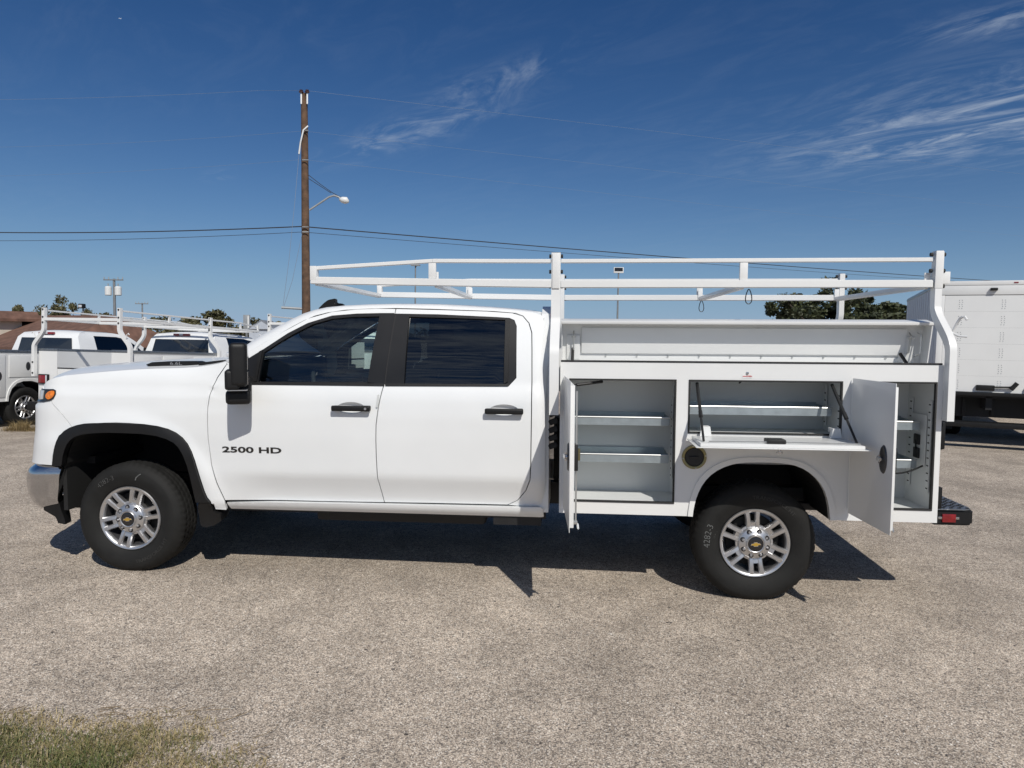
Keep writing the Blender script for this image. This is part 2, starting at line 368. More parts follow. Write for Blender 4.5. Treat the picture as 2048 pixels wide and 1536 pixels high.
def sheet_mb(outer, holes=(), fmap=skin, off=0., depth=.03, res=.06, gap=0., hole_depth=None, edge=.02):
    outer = list(outer)
    if area(outer) < 0: outer = outer[::-1]
    loops = [resample(outer, edge)]
    if gap: loops[0] = inset(loops[0], gap)
    for h in holes:
        h = list(h)
        if area(h) > 0: h = h[::-1]
        loops.append(resample(h, edge))
    lo = loops[0].min(0); hi = loops[0].max(0)
    gx, gy = np.meshgrid(np.arange(lo[0]+res/2, hi[0], res), np.arange(lo[1]+res/2, hi[1], res)); G = np.stack([gx.ravel(), gy.ravel()], 1)
    def ok(P):
        c = inside(P, loops[0])
        for h in loops[1:]: c &= ~inside(P, h)
        return c
    if len(G): G = G[ok(G)]
    allp = np.concatenate(loops)
    if len(G):
        d = np.min(np.hypot(G[:, None, 0]-allp[None, :, 0], G[:, None, 1]-allp[None, :, 1]), 1); G = G[d > edge*.7]
    pts = np.concatenate([allp, G]) if len(G) else allp
    ed = []; n = 0
    for L in loops:
        k = len(L); ed += [(n+i, n+(i+1) % k) for i in range(k)]; n += k
    vo, eo, fo, *_ = delaunay_2d_cdt([Vector(p) for p in pts], ed, [], 0, 1e-6)
    vo = np.array([tuple(v) for v in vo]); C = np.array([vo[list(f)].mean(0) for f in fo]); keep = ok(C)
    F = []
    for f, k in zip(fo, keep):
        if k:
            f = list(f); F.append(f if area(vo[f]) > 0 else f[::-1])
    mb = MB(); mb.add(fmap(vo[:, 0], vo[:, 1], off), F)
    for L in loops:                                          # returned edge
        a = fmap(L[:, 0], L[:, 1], off); b = fmap(L[:, 0], L[:, 1], off-depth); k = len(L)
        mb.add(np.concatenate([a, b]), [(i, i+k, (i+1) % k+k, (i+1) % k) for i in range(k)])
    return mb
def sheet(name, outer, material, parent, holes=(), both=True, **kw):
    mb = sheet_mb(outer, holes, **kw); o = mb.build(name, material, parent, 40, True, False, False)
    if both: mb.mirror().build(name, material, parent, 40, True, False, False)
    return o
def ellipse(c, rx, rz, n=28): return [(c[0]+rx*math.cos(2*math.pi*i/n), c[1]+rz*math.sin(2*math.pi*i/n)) for i in range(n)]
def rrect(x0, x1, z0, z1, r, n=4):
    p = []
    for cx, cz, a in ((x1-r, z0+r, -90), (x1-r, z1-r, 0), (x0+r, z1-r, 90), (x0+r, z0+r, 180)):
        for i in range(n+1): t = R(a+90*i/n); p.append((cx+r*math.cos(t), cz+r*math.sin(t)))
    return p

# ------------------------------------------------------------------ ground
def gz(x, y):
    return -.15*sstep(-2.0, -6.0, x)*sstep(3, 8, y) - .06*sstep(5, 12, y)*sstep(-2, -6, x)
def make_ground():
    a = np.concatenate([np.linspace(-900, -60, 8), np.linspace(-40, 40, 81), np.linspace(60, 900, 8)])
    X, Y = np.meshgrid(a, a); Z = gz(X, Y); n = len(a)
    V = np.stack([X.ravel(), Y.ravel(), Z.ravel()], 1)
    F = [(j*n+i, j*n+i+1, (j+1)*n+i+1, (j+1)*n+i) for j in range(n-1) for i in range(n-1)]
    mt = bpy.data.materials.new('chip_seal'); mt.use_nodes = True; t = mt.node_tree; b = t.nodes['Principled BSDF']
    tcn = N(t, 'ShaderNodeTexCoord'); P = tcn.outputs['Object']
    def vor(scale, feat='F1', rnd=1.):
        v = N(t, 'ShaderNodeTexVoronoi', feature=feat); v.inputs['Scale'].default_value = scale; v.inputs['Randomness'].default_value = rnd
        t.links.new(P, v.inputs['Vector']); return v
    v1 = vor(165); sp_ = N(t, 'ShaderNodeSeparateColor'); t.links.new(v1.outputs['Color'], sp_.inputs[0])
    cr = N(t, 'ShaderNodeValToRGB'); e = cr.color_ramp; e.interpolation = 'LINEAR'
    stops = [(0, (.12, .107, .096)), (.12, (.22, .189, .160)), (.24, (.36, .30, .24)), (.48, (.475, .395, .312)), (.70, (.56, .47, .375)), (.88, (.65, .565, .465)), (1, (.74, .685, .60))]
    while len(e.elements) < len(stops): e.elements.new(.5)
    for el, (p, c) in zip(e.elements, stops): el.position = p; el.color = (*c, 1)
    t.links.new(sp_.outputs[0], cr.inputs[0])
    # binder between the stones
    dr = N(t, 'ShaderNodeMapRange'); dr.inputs[1].default_value = .42; dr.inputs[2].default_value = .75; dr.inputs[3].default_value = 0; dr.inputs[4].default_value = .65
    t.links.new(v1.outputs['Distance'], dr.inputs[0])
    mx = N(t, 'ShaderNodeMix', data_type='RGBA'); mx.inputs['B'].default_value = (.11, .095, .083, 1); t.links.new(dr.outputs[0], mx.inputs['Factor']); t.links.new(cr.outputs[0], mx.inputs['A'])
    def noise(scale, det=3, rough=.5):
        nz = N(t, 'ShaderNodeTexNoise'); nz.inputs['Scale'].default_value = scale; nz.inputs['Detail'].default_value = det; nz.inputs['Roughness'].default_value = rough; t.links.new(P, nz.inputs['Vector']); return nz.outputs[0]
    def mulby(src, fac_src, lo, hi, a=.35, b_=.65):
        mr = N(t, 'ShaderNodeMapRange'); mr.inputs[1].default_value = a; mr.inputs[2].default_value = b_; mr.inputs[3].default_value = lo; mr.inputs[4].default_value = hi; t.links.new(fac_src, mr.inputs[0])
        k = N(t, 'ShaderNodeMix', data_type='RGBA', blend_type='MULTIPLY'); k.inputs['Factor'].default_value = 1; t.links.new(src, k.inputs['A']); t.links.new(mr.outputs[0], k.inputs['B']); return k.outputs['Result']
    c = mulby(mx.outputs['Result'], noise(.55, 5, .6), .92, 1.26)
    c = mulby(c, noise(3.1, 4), .86, 1.10)
    c = mulby(c, noise(.17, 3, .55), .90, 1.06)
    v3 = vor(24); s3 = N(t, 'ShaderNodeSeparateColor'); t.links.new(v3.outputs['Color'], s3.inputs[0])
    spot = M2(t, 'MULTIPLY', M2(t, 'LESS_THAN', s3.outputs[0], .07), M2(t, 'LESS_THAN', v3.outputs['Distance'], M2(t, 'MULTIPLY', s3.outputs[1], .26)))
    k3 = N(t, 'ShaderNodeMix', data_type='RGBA'); k3.inputs['B'].default_value = (.05, .045, .042, 1); t.links.new(M2(t, 'MULTIPLY', spot, .85), k3.inputs['Factor']); t.links.new(c, k3.inputs['A']); c = k3.outputs['Result']
    c = mulby(c, noise(22, 2), .86, 1.12)
    t.links.new(c, b.inputs['Base Color']); b.inputs['Roughness'].default_value = .92; b.inputs['Specular IOR Level'].default_value = .25
    v2 = vor(165); inv = M2(t, 'SUBTRACT', .8, v2.outputs['Distance'])
    hgt = M2(t, 'ADD', inv, M2(t, 'MULTIPLY', sp_.outputs[1], .5))
    bp = N(t, 'ShaderNodeBump'); bp.inputs['Strength'].default_value = .38; bp.inputs['Distance'].default_value = .005
    t.links.new(hgt, bp.inputs['Height']); t.links.new(bp.outputs[0], b.inputs['Normal'])
    me = bpy.data.meshes.new('parking_lot'); me.from_pydata([tuple(p) for p in V], [], F)
    o = link('parking_lot', me, mt, None, 60); tag(o, kind='structure'); o['label'] = 'pinkish beige chip seal parking lot surface'
make_ground()

# ------------------------------------------------------------------ the truck: cab
truck = empty('service_truck'); tag(truck, 'white crew cab service truck with ladder rack and open side compartments', 'truck')
T = truck
gap_front = UL((453, 729), (435, 755), (422, 784), (415.5, 815), (415, 850), (416.5, 880), (423, 930), (434, 967), (450, 1001))
gap_mid = UL((792, 617), (778, 693), (769, 766), (762, 790), (757, 813), (752, 850), (751.5, 880), (752.6, 918), (755.5, 958), (769, 1005))
frame_top = UL((457, 727), (494, 705), (557, 668), (615, 636.6), (664, 623), (713, 618), (752, 616.4), (792, 617))
roof_gap_r = UL((792, 617), (877, 619), (974, 622), (1025, 625.5), (1046, 632), (1058, 646), (1063.6, 665), (1064, 700), (1064, 760), (1063, 830), (1061.5, 930), (1060, 960), (1052, 981), (1035, 1001), (1015, 1010))
# front door
bottom_f = UL((450, 1001), (540, 1000.5), (650, 1003), (769, 1005))
fd = gap_front + bottom_f[1:] + gap_mid[::-1][1:] + frame_top[::-1][1:-1]
win_f_out = UL((486, 768.5), (491, 720), (525.5, 699), (576, 666), (615, 646), (664, 631), (713, 627), (760, 626), (788.5, 626)) + UL((769.5, 771))
win_f_glass = UL((516, 763), (527, 705), (557, 685), (586, 668), (625, 648), (664, 637), (703, 633.2), (759, 632), (734.5, 763.6))
def cup(px, py): return ellipse(U(px, py), .098, .041, 24)
fd_cup, rd_cup = cup(702, 816), cup(1008, 821)
sheet('front_door', fd, paint, T, holes=[win_f_out, fd_cup], gap=.0035, both=False, res=.03, edge=.014)
sheet_mb(fd, [win_f_out], gap=.003, res=.06).mirror().build('front_door', paint, T, 40, True, False, False)
# rear door
rd = gap_mid + UL((860, 1006.5), (950, 1008.5)) + roof_gap_r[::-1][:-1]
win_r_out = UL((788.6, 627), (877, 628.5), (994, 634), (1019, 635.7), (1029, 640), (1033.6, 652), (1033, 756), (1017, 773), (900, 772.5), (770, 771.5))
win_r_glass = UL((818, 633), (916, 635.7), (1010, 639), (1006.6, 767.5), (900, 767.5), (808, 767))
sheet('rear_door', rd, paint, T, holes=[win_r_out, rd_cup], gap=.0035, both=False, res=.03, edge=.014)
sheet_mb(rd, [win_r_out], gap=.003, res=.06).mirror().build('rear_door', paint, T, 40, True, False, False)
# window trims and glass
sheet('window_trim', win_f_out, trim, T, holes=[win_f_glass], off=-.004, depth=.03, res=.05, gap=.001)
sheet('window_trim', win_r_out, trim, T, holes=[win_r_glass], off=-.004, depth=.03, res=.05, gap=.001)
def glass(name, poly, material):
    poly = resample(poly if area(poly) > 0 else poly[::-1], .05); poly = inset(poly, -.01)
    lo, hi = poly.min(0), poly.max(0); gx, gy = np.meshgrid(np.arange(lo[0]+.03, hi[0], .06), np.arange(lo[1]+.03, hi[1], .06)); G = np.stack([gx.ravel(), gy.ravel()], 1); G = G[inside(G, poly)]
    d = np.min(np.hypot(G[:, None, 0]-poly[None, :, 0], G[:, None, 1]-poly[None, :, 1]), 1); pts = np.concatenate([poly, G[d > .02]])
    vo, _, fo, *_ = delaunay_2d_cdt([Vector(p) for p in pts], [(i, (i+1) % len(poly)) for i in range(len(poly))], [], 0, 1e-6)
    vo = np.array([tuple(v) for v in vo]); F = [list(f) for f in fo if inside(vo[list(f)].mean(0)[None], poly)[0]]
    F = [f if area(vo[f]) > 0 else f[::-1] for f in F]; mb = MB(); mb.add(skin(vo[:, 0], vo[:, 1], -.016), F)
    mb.build(name, material, T, 60, True, False, False); mb.mirror().build(name, material, T, 60, True, False, False)
glass('front_door_window', win_f_glass, glass_front)
glass('rear_door_window', win_r_glass, glass_rear)
# pillar covers, divider bars, sail panel line
def strip(name, pts, material, off, depth=.02, both=True): return sheet(name, pts, material, T, both=both, off=off, depth=depth, res=.08, edge=.03)
strip('pillar_cover', UL((760.5, 627.5), (790.6, 627.5), (768.3, 769.5), (735, 765)), trim, .004)
strip('pillar_cover', UL((793, 627.8), (819, 628.8), (808, 768), (770.3, 769.5)), trim, .004)
strip('pillar_gap_shade', UL((789.5, 628), (793.8, 628), (771.2, 769), (767.5, 769)), dark_gap, .0012)  # dark strip over the sunlit door edges, standing in for the gap's shade
strip('window_divider', UL((1011, 637.5), (1020, 638), (1016, 763), (1008, 768)), plastic, .008)
strip('window_divider', UL((519, 703), (526, 699.5), (513.5, 763), (508, 764)), plastic, .006)
strip('belt_moulding', UL((488, 764.5), (769, 767.6), (769, 772.4), (488, 769.2)), plastic, .008)
strip('belt_moulding', UL((771, 767.6), (1020, 768.6), (1016, 773.2), (771, 772.4)), plastic, .008)
# rocker
def rocker_skin(u, z, off=0.):
    u = np.asarray(u, float); z = np.asarray(z, float); y = np.interp(z, [.40, .445, .475, .505, .530, .546, .56], [.17, .110, .074, .052, .042, .046, .060])
    y = y+.06*sstep(2.93, 3.02, u)**1.5; return np.stack([u, y-off, z], -1)
def BL(*pts): return [B(a, b, .03) for a, b in pts]
rock = BL((451.5, 1006), (540, 1005.5), (769, 1010), (1015, 1015.5), (1080, 1016), (1086, 1020), (1086.5, 1039), (770, 1029.5), (455, 1021))
sheet('rocker_panel', rock, paint, T, fmap=rocker_skin, depth=.07, res=.016, edge=.014)
MB().box(.62, 2.98, .115, .22, .445, .545).build('rocker_rail', under, T, both=True)
# rear cab corner
quarter = roof_gap_r[3:][::1] + UL((1040, 1012.5), (1080, 1012.5), (1088, 1005), (1091, 960), (1091.5, 830), (1094, 760), (1097, 720), (1096, 690), (1090, 650), (1085, 632), (1066, 624), (1045, 623))
quarter = UL((1028, 625)) + roof_gap_r[4:] + quarter[len(roof_gap_r[3:]):]
sheet('cab_corner', quarter, paint, T, gap=.003, depth=.05, res=.03, edge=.015)
# fender, fascia
arch_o = UL((108, 931), (111, 903), (120, 876), (137, 858), (165, 849), (200, 846.3), (243, 845.6), (305, 850), (346, 861), (371, 880), (387, 911), (399, 952), (412, 992), (421, 1003))
arch_i = UL((126, 931), (130, 905), (140, 882), (158, 869.5), (190, 865), (227, 864), (305, 867.5), (346, 880), (365, 899), (381, 939), (395, 1003))
arch_o = smooth_line(arch_o, 1); arch_i = smooth_line(arch_i, 1)
hood_edge = smooth_line(UL((87, 771), (93, 763), (103, 756.6), (143, 748.6), (227, 741), (290, 736.5), (384, 734.5), (431, 728), (453, 722)), 1)
seam = UL((102, 801), (122, 827), (143, 853))
i_s = min(range(len(arch_o)), key=lambda i: math.hypot(arch_o[i][0]-seam[-1][0], arch_o[i][1]-seam[-1][1]))
fender = [seam[0], seam[1]] + arch_o[i_s:] + UL((431, 1019), (453.5, 1020.5)) + [gap_front[-1]] + gap_front[::-1][1:] + hood_edge[::-1]
hl_poly = UL((87.5, 778), (108, 778.3), (112.3, 781), (112.3, 788), (108, 797), (101, 801.5), (89, 804))
sheet('front_fender', fender, paint, T, gap=.003, res=.035, edge=.018)
c_u = -.45-ARC                                               # u of the truck's centre line
fz0 = U(90, 929)[1]
front_fascia = [(c_u, fz0+.0), (-.75, fz0)] + [arch_o[0]] + arch_o[1:i_s+1] + [seam[1], seam[0]] + [(hood_edge[0][0]-.05, hood_edge[0][1]-.004), (-.9, 1.335), (c_u, 1.335)]
sheet('front_fascia', front_fascia, paint, T, gap=.002, res=.04, edge=.02)
# headlight: dark bezel, amber side lens, clear lens on the nose
hz = [p[1] for p in hl_poly]
hl = [(-.93, min(hz)+.02), (-.80, min(hz)-.005)] + [hl_poly[6], hl_poly[5], hl_poly[4], hl_poly[3], hl_poly[2], hl_poly[1], hl_poly[0]] + [(-.78, max(hz)), (-.93, max(hz)-.01)]
sheet('headlight', hl, gloss_black, T, off=.006, depth=.03, res=.03, edge=.015)
sheet('turn_signal', smooth_line(UL((92.5, 793), (97, 785), (104, 782), (111, 782.5), (110, 790), (106, 795.5), (98.5, 799.5)), 1, True), amber, T, off=.011, depth=.02, res=.02, edge=.01)
sheet('headlight_lens', [(-.915, min(hz)+.03), (-.80, min(hz)+.012), (-.70, min(hz)+.02), (-.70, max(hz)-.012), (-.915, max(hz)-.02)], clear_lens, T, off=.012, depth=.02, res=.03)
sheet('grille', [(c_u+.001, .80), (-.98, .80), (-.98, 1.20), (c_u+.001, 1.20)], plastic, T, off=.02, depth=.04, res=.06)
for zz in (.88, .97, 1.06, 1.15): sheet('grille_bar', [(c_u+.002, zz), (-1.0, zz), (-1.0, zz+.025), (c_u+.002, zz+.025)], gloss_black, T, off=.035, depth=.02, res=.06)
# chrome bumper and lower valance
bz_t = U(75, 931)[1]; bz_b = U(90, 1022)[1]
bumper = [(c_u, bz_b+.01), (-.80, bz_b), (-.66, U(90, 1012)[1])] + UL((118, 1006), (119.5, 970), (121, 937)) + [(-.62, bz_t), (-.75, bz_t), (c_u, bz_t)]
def bumper_skin(u, z, off=0.):
    zz = np.asarray(z, float); t = np.clip((zz-(bz_t+bz_b)/2)/((bz_t-bz_b)/2), -1, 1); return skin(u, z, off+.004-.034*np.abs(t)**6+1e-6)
sheet('front_bumper', bumper, chrome, T, fmap=bumper_skin, off=.006, depth=.05, res=.018, edge=.012)
MB().box(-.74, -.40, .25, 1.81, bz_t-.02, fz0+.02).build('bumper_filler', under, T)
sheet('air_dam', UL((88, 1006), (118, 1005), (122, 1020), (131, 1049), (116, 1046), (110, 1033), (87.5, 1020)), plastic, T, off=.0, depth=.09, res=.03)
MB().box(-.74, -.50, .22, 1.84, .40, .47, .01).build('front_valance', plastic, T)
# wheel opening mouldings and wells
sheet('wheel_arch_moulding', arch_o + arch_i[::-1], plastic, T, off=.022, depth=.05, res=.03, edge=.02)
def well(name, pts, y0, y1):
    V = []; F = []; n = len(pts)
    for (x, z) in pts: V += [(x, y0, z), (x, y1, z)]
    for i in range(n-1): F.append((2*i, 2*i+2, 2*i+3, 2*i+1))
    V += [(pts[n//2][0], y1, .45)]; F += [(2*i+1, 2*i+3, 2*n) for i in range(n-1)]
    MB().add(V, F).build(name, liner, T, None, both=True, recalc=False)
MB().box(-.50, -.47, .04, .90, .43, .98).build('splash_shield', liner, T, both=True)
well('wheel_liner', [(arch_i[0][0]-.1, .62)]+[(x, z+.012) for x, z in arch_i]+[(arch_i[-1][0], .48)], .02, .85)
flap = UL((396, 1010), (412, 992.5), (421, 1003), (428, 1022), (442, 1028), (444, 1040), (430, 1050), (413, 1054), (403, 1050), (397, 1016))
sheet('mud_flap', flap, plastic, T, off=.012, depth=.22, res=.05)
# hood
def make_hood():
    E_ = hood_edge; n = 15; V = []; F = []
    ed = skin(np.array([p[0] for p in E_]), np.array([p[1] for p in E_]))
    rows = len(E_)
    for i in range(rows):
        x, y, z = ed[i]; w = float(sstep(.7, -.6, x))
        for j in range(n):
            t = j/(n-1); yy = y+.012+(2*YC-2*y-.024)*t; s_ = 1-abs(2*t-1)
            rise = .032*float(sstep(0, .22, s_))+.018*float(sstep(.1, 1, s_))
            if x < -.45: rise *= float(sstep(-.66, -.45, x))
            bow = .27*w*w*(1-(1-s_)**2.4)
            V.append((x-bow, yy, z+rise-.002))
    for i in range(rows-1):
        for j in range(n-1): F.append((i*n+j, i*n+j+1, (i+1)*n+j+1, (i+1)*n+j))
    V2 = [(V[j][0]+.01, V[j][1], V[j][2]-.06) for j in range(n)]; k = len(V); V += V2
    F += [(k+j, k+j+1, j+1, j) for j in range(n-1)]
    MB().add(V, F).build('hood', paint, T, 60)
make_hood()
# hood scoop with lettering, cowl
def hood_strip(name, px_poly, y, material, th=.012, lower=.03):
    p = [B(a, b, y) for a, b in px_poly]; MB().prism(p, y, y+.10, .003).build(name, material, T, 30)
hood_strip('hood_vent', [(291, 729.5), (303, 724.5), (330, 723), (391, 722.5), (399, 725), (394, 734), (302, 735.5)], .16, plastic)
dl = text_mb('6.6L', .034, .001, 0, 1.6); x_, z_ = B(352, 727, .158); txt_side(dl, x_, .157, z_).build('hood_lettering', silver_dark, T, None)
hood_strip('cowl_panel', [(394, 734.5), (400, 725), (446, 720), (440, 726), (420, 731)], .13, plastic)
MB().box(.60, .80, .14, 1.92, 1.36, 1.50, .01).build('cowl_panel', plastic, T)

# roof rail + pillar strip, windscreen, roof
S_px = [(452, 724), (475, 704), (494, 689), (525, 669.5), (557, 652), (585, 637.5), (607, 627), (630, 619.5), (654, 614.5), (690, 611), (740, 608.5), (791, 607.5), (860, 608), (930, 611), (985, 614.5), (1030, 618), (1062, 621.5), (1080, 625), (1092, 632)]
G_px = [(456, 730), (477, 718), (494, 707), (525, 688.5), (557, 670), (585, 653.5), (607, 642), (630, 632), (654, 626), (690, 620.5), (740, 618), (791, 617), (860, 618.5), (930, 621), (985, 623), (1028, 626.5), (1046, 630), (1064, 634), (1084, 645)]
def S3(px, py):
    y = .1
    for _ in range(6):
        x, z = B(px, py, y); y = float(side_y(min(x, 2.9), z))+.062
    return np.array([x, y, z])
Sp = [S3(*p) for p in S_px]
G3 = [skin(*U(p[0], p[1]-1.2), -.002) for p in G_px]
def make_strip():
    V = []; F = []; n = 7
    for g, s_ in zip(G3, Sp):
        for j in range(n):
            t = j/(n-1); P = g*(1-t)+s_*t; P = P+np.array([0, -.010, .006])*math.sin(math.pi*t)
            V.append(P)
    for i in range(len(Sp)-1):
        for j in range(n-1): F.append((i*n+j, (i+1)*n+j, (i+1)*n+j+1, i*n+j+1))
    n0 = len(V)
    for i, g in enumerate(G3): V.append(g+np.array([0, .04, .0]))
    for i in range(len(G3)-1): F.append((n0+i, n0+i+1, (i+1)*n, i*n))
    MB().add(V, F).build('roof_rail', paint, T, 60, both=True, recalc=False)
make_strip()
ks = 8
def cross_surface(idx, name, material, crown, bulge, off=0., n=17, smooth=60):
    V = []; F = []
    for i in idx:
        x, y, z = Sp[i]
        for j in range(n):
            t = j/(n-1); s_ = 1-abs(2*t-1); k = 1-(1-s_)**2.2
            V.append((x-bulge(x)*k, y+(2*YC-2*y)*t, z+crown*k-off))
    for i in range(len(idx)-1):
        for j in range(n-1): F.append((i*n+j, (i+1)*n+j, (i+1)*n+j+1, i*n+j+1))
    return MB().add(V, F).build(name, material, T, smooth, recalc=False)
xs0, xs1 = Sp[0][0], Sp[ks][0]
bl = lambda x: .16*(1-sstep(xs0, xs1+.6, x))
cross_surface(list(range(0, ks+1)), 'windscreen', glass_screen, .012, bl)
cross_surface(list(range(ks, len(Sp))), 'roof', paint, .022, lambda x: bl(x))
cross_surface(list(range(ks, len(Sp)-1)), 'headliner', cabin, .02, lambda x: bl(x), off=.05)
# shark fin and black roof lamp at the roof's middle
p = [B(a, b, .9) for a, b in [(637, 618), (648, 607), (657, 600), (671, 597), (671.5, 606), (684, 607), (689, 613), (690, 620)]]
MB().prism(p, .88, .95, .006).build('roof_antenna', plastic, T)
# cab back wall, rear window, high brake lamp and spoiler
xb = 3.0
bw = [(.08, .50), (1.98, .50), (1.98, 1.34), (1.86, 1.86), (1.72, 1.915), (.34, 1.915), (.20, 1.86), (.08, 1.34)]
bh = [(.30, 1.40), (1.76, 1.40), (1.70, 1.80), (.36, 1.80)]
def back(u, z, off=0.): return np.stack([np.full_like(z, xb)+off, u, z], -1)
sheet('cab_back_panel', bw, paint, T, holes=[bh], both=False, fmap=back, depth=.06, res=.2, edge=.1)
MB().box(xb-.012, xb-.006, .29, 1.77, 1.39, 1.81).build('rear_window', glass_rear, T, None)
MB().prism([B(1064, 622, .25), B(1081, 623.5, .25), B(1097, 631, .25), B(1101, 645, .25), B(1093, 648, .25), B(1084, 636, .25)], .26, 1.80, .004).build('roof_spoiler', paint, T)
MB().box(xb+.01, xb+.035, .75, 1.31, 1.845, 1.885, .004).build('high_brake_light', red, T)
# dark sheets added behind the outer skin so the panel gaps read as shade
MB().box(.45, 2.93, .118, .126, .53, 1.30).build('door_backing', dark_gap, T, both=True)
sheet('pillar_backing', UL((770, 620), (812, 621), (790, 772), (748, 772)), dark_gap, T, off=-.022, depth=.02, res=.2)
sheet('pillar_backing', UL((1012, 624), (1066, 640), (1075, 800), (1012, 800)), dark_gap, T, off=-.034, depth=.02, res=.2)
sheet('pillar_backing', UL((490, 712), (557, 672), (625, 637), (700, 621), (795, 619), (1025, 628), (1010, 634), (795, 624), (700, 627), (630, 642), (560, 682), (500, 722)), dark_gap, T, off=-.03, depth=.01, res=.2)
MB().box(-.5, .62, .10, .14, 1.08, 1.30).build('fender_backing', dark_gap, T, both=True)
MB().box(-.60, .70, .2, 1.86, 1.15, 1.28).build('engine_block', under, T)
# door handles
def handle(px0, px1, py, cx, cyp, lock):
    (xa, za), (xb_, _) = B(px0, py, -.03), B(px1, py, -.03); yb = -.058
    mb = MB().box(xa, xb_, yb, yb+.022, za-.019, za+.019, .012, 3)
    mb.box(xa+.004, xa+.05, yb+.008, .0, za-.016, za+.016, .008, 2).box(xb_-.062, xb_-.004, yb+.006, .0, za-.018, za+.018, .008, 2)
    h = mb.build('door_handle', plastic, T, 50)
    if lock: 
        lx = B(730, 817, -.06)[0]; MB().lathe([(.0, -.002), (.008, -.002), (.009, .002)], (lx, yb-.001, za), 14).build('lock_cylinder', silver_dark, h, 40)
    u0, z0 = U(cx, cyp); V = []; F = []; k = 24; rings = 6
    for r_ in range(rings+1):
        f = r_/rings
        for i in range(k):
            a = 2*math.pi*i/k; uu, zz = u0+.098*f*math.cos(a), z0+.041*f*math.sin(a)
            P = skin(uu, zz)+np.array([0, .026*(1-f**3)+.001, 0]); V.append(P)
    for r_ in range(rings):
        for i in range(k): F.append((r_*k+i, r_*k+(i+1) % k, (r_+1)*k+(i+1) % k, (r_+1)*k+i))
    MB().add(V, F).build('handle_recess', paint, T, 60)
handle(664, 741, 816, 702, 816, True); handle(970, 1047, 822, 1008, 821, False)
x_, z_ = B(755, 802, -.014); MB().bar((x_-.006, -.016, z_-.045), (x_+.008, -.016, z_+.045), .003, .012).build('edge_guard', sticker, T)
bt = text_mb('2500 HD', .052, .0012, .0013, 1.62); x_, z_ = B(502, 901, -.018)
w_ = max(v[0] for v in bt.v)-min(v[0] for v in bt.v); tw = B(561, 901, -.018)[0]-B(442, 901, -.018)[0]; th_ = B(500, 895, -.018)[1]-B(500, 907, -.018)[1]; h_ = max(v[1] for v in bt.v)-min(v[1] for v in bt.v)
bt.v = [(a*tw/w_, b*th_/h_, c) for a, b, c in bt.v]; bt.v = [(x_+a, float(side_y(x_+a, z_+b))-.0022-c, z_+b) for a, b, c in bt.v]; 
xs_ = sorted(v[0] for v in bt.v); gaps = [(b-a, (a+b)/2) for a, b in zip(xs_[:-1], xs_[1:])]; cut = max(gaps)[1]      # the wide gap between the two words
for left in (True, False):
    fs = [f for f in bt.f if (bt.v[f[0]][0] < cut) == left]; ids = sorted({i for f in fs for i in f}); rm = {i: k for k, i in enumerate(ids)}
    q = MB(); q.v = [bt.v[i] for i in ids]; q.f = [tuple(rm[i] for i in f) for f in fs]; q.build('model_badge', badge_black, T, None)

# tow mirror
def mirror(near=True):
    x0, z0 = B(477, 730, -.30); ax = Vector((-.40, .917, 0)).normalized(); nx = Vector((ax.y, -ax.x, 0))      # ax: from outer end towards the door, nx: rearward
    M_ = Matrix(((nx.x, ax.x, 0, x0), (nx.y, ax.y, 0, -.30), (0, 0, 1, 0), (0, 0, 0, 1)))
    def fin(mb, name, mt_, par, sm_): mb.xf(M_); mb = mb if near else mb.mirror(); return mb.build(name, mt_, par, sm_)
    h = fin(MB().box(-.060, .052, 0, .235, 1.362, 1.652, .034, 4).box(-.088, .0, .005, .22, 1.343, 1.475, .022, 3), 'door_mirror', plastic, T, 50)
    fin(MB().box(-.088, .070, .06, .33, 1.243, 1.338, .03, 3).box(-.05, .07, .16, .36, 1.30, 1.42, .02, 3), 'mirror_arm', plastic, h, 50)
    fin(MB().box(-.07, .05, .0, .20, 1.3395, 1.3445), 'mirror_joint', silver_dark, h, None)
    fin(MB().box(.0515, .0555, .02, .215, 1.475, 1.635, .001), 'mirror_glass', chrome, h, None); fin(MB().box(.0515, .0555, .02, .215, 1.378, 1.462, .001), 'mirror_glass', chrome, h, None)
    for z in (1.575, 1.535): fin(MB().box(-.075, -.052, .02, .2, z-.013, z+.013, .006), 'marker_lamp', clear_lens, h, 40)
mirror(); mirror(False)
# cabin
MB().box(.72, 1.15, .12, 1.94, .95, 1.33, .05, 3).build('dashboard', cabin, T)
MB().box(.80, 1.02, .38, .78, 1.30, 1.375, .03, 3).build('instrument_hood', cabin, T)
sw = MB(); c_ = Vector((1.27, .58, 1.27)); tl = Matrix.Rotation(R(-24), 4, 'Y')
pts = [c_+tl @ Vector((0, .19*math.cos(a), .19*math.sin(a))) for a in np.linspace(0, 2*math.pi, 33)]; sw.tube(pts, .017, 8, False)
for a in (0, math.pi, -math.pi/2): sw.bar(c_, c_+tl @ Vector((0, .185*math.cos(a), .185*math.sin(a))), .03, .03, (1, 0, 0))
sw.box(c_.x-.05, c_.x+.02, c_.y-.07, c_.y+.07, c_.z-.06, c_.z+.06, .02).bar(c_, c_+Vector((-.35, 0, -.12)), .05, .05); sw.build('steering_wheel', cabin, T)
def seat(x, y0, y1, name):
    s_ = MB().box(x-.50, x+.05, y0, y1, .78, .95, .05, 3).build(name, cloth, T)
    MB().bar((x+.0, (y0+y1)/2, .90), (x+.17, (y0+y1)/2, 1.50), .14, y1-y0-.04, (0, 1, 0), .05).build('backrest', cloth, s_)
    return s_
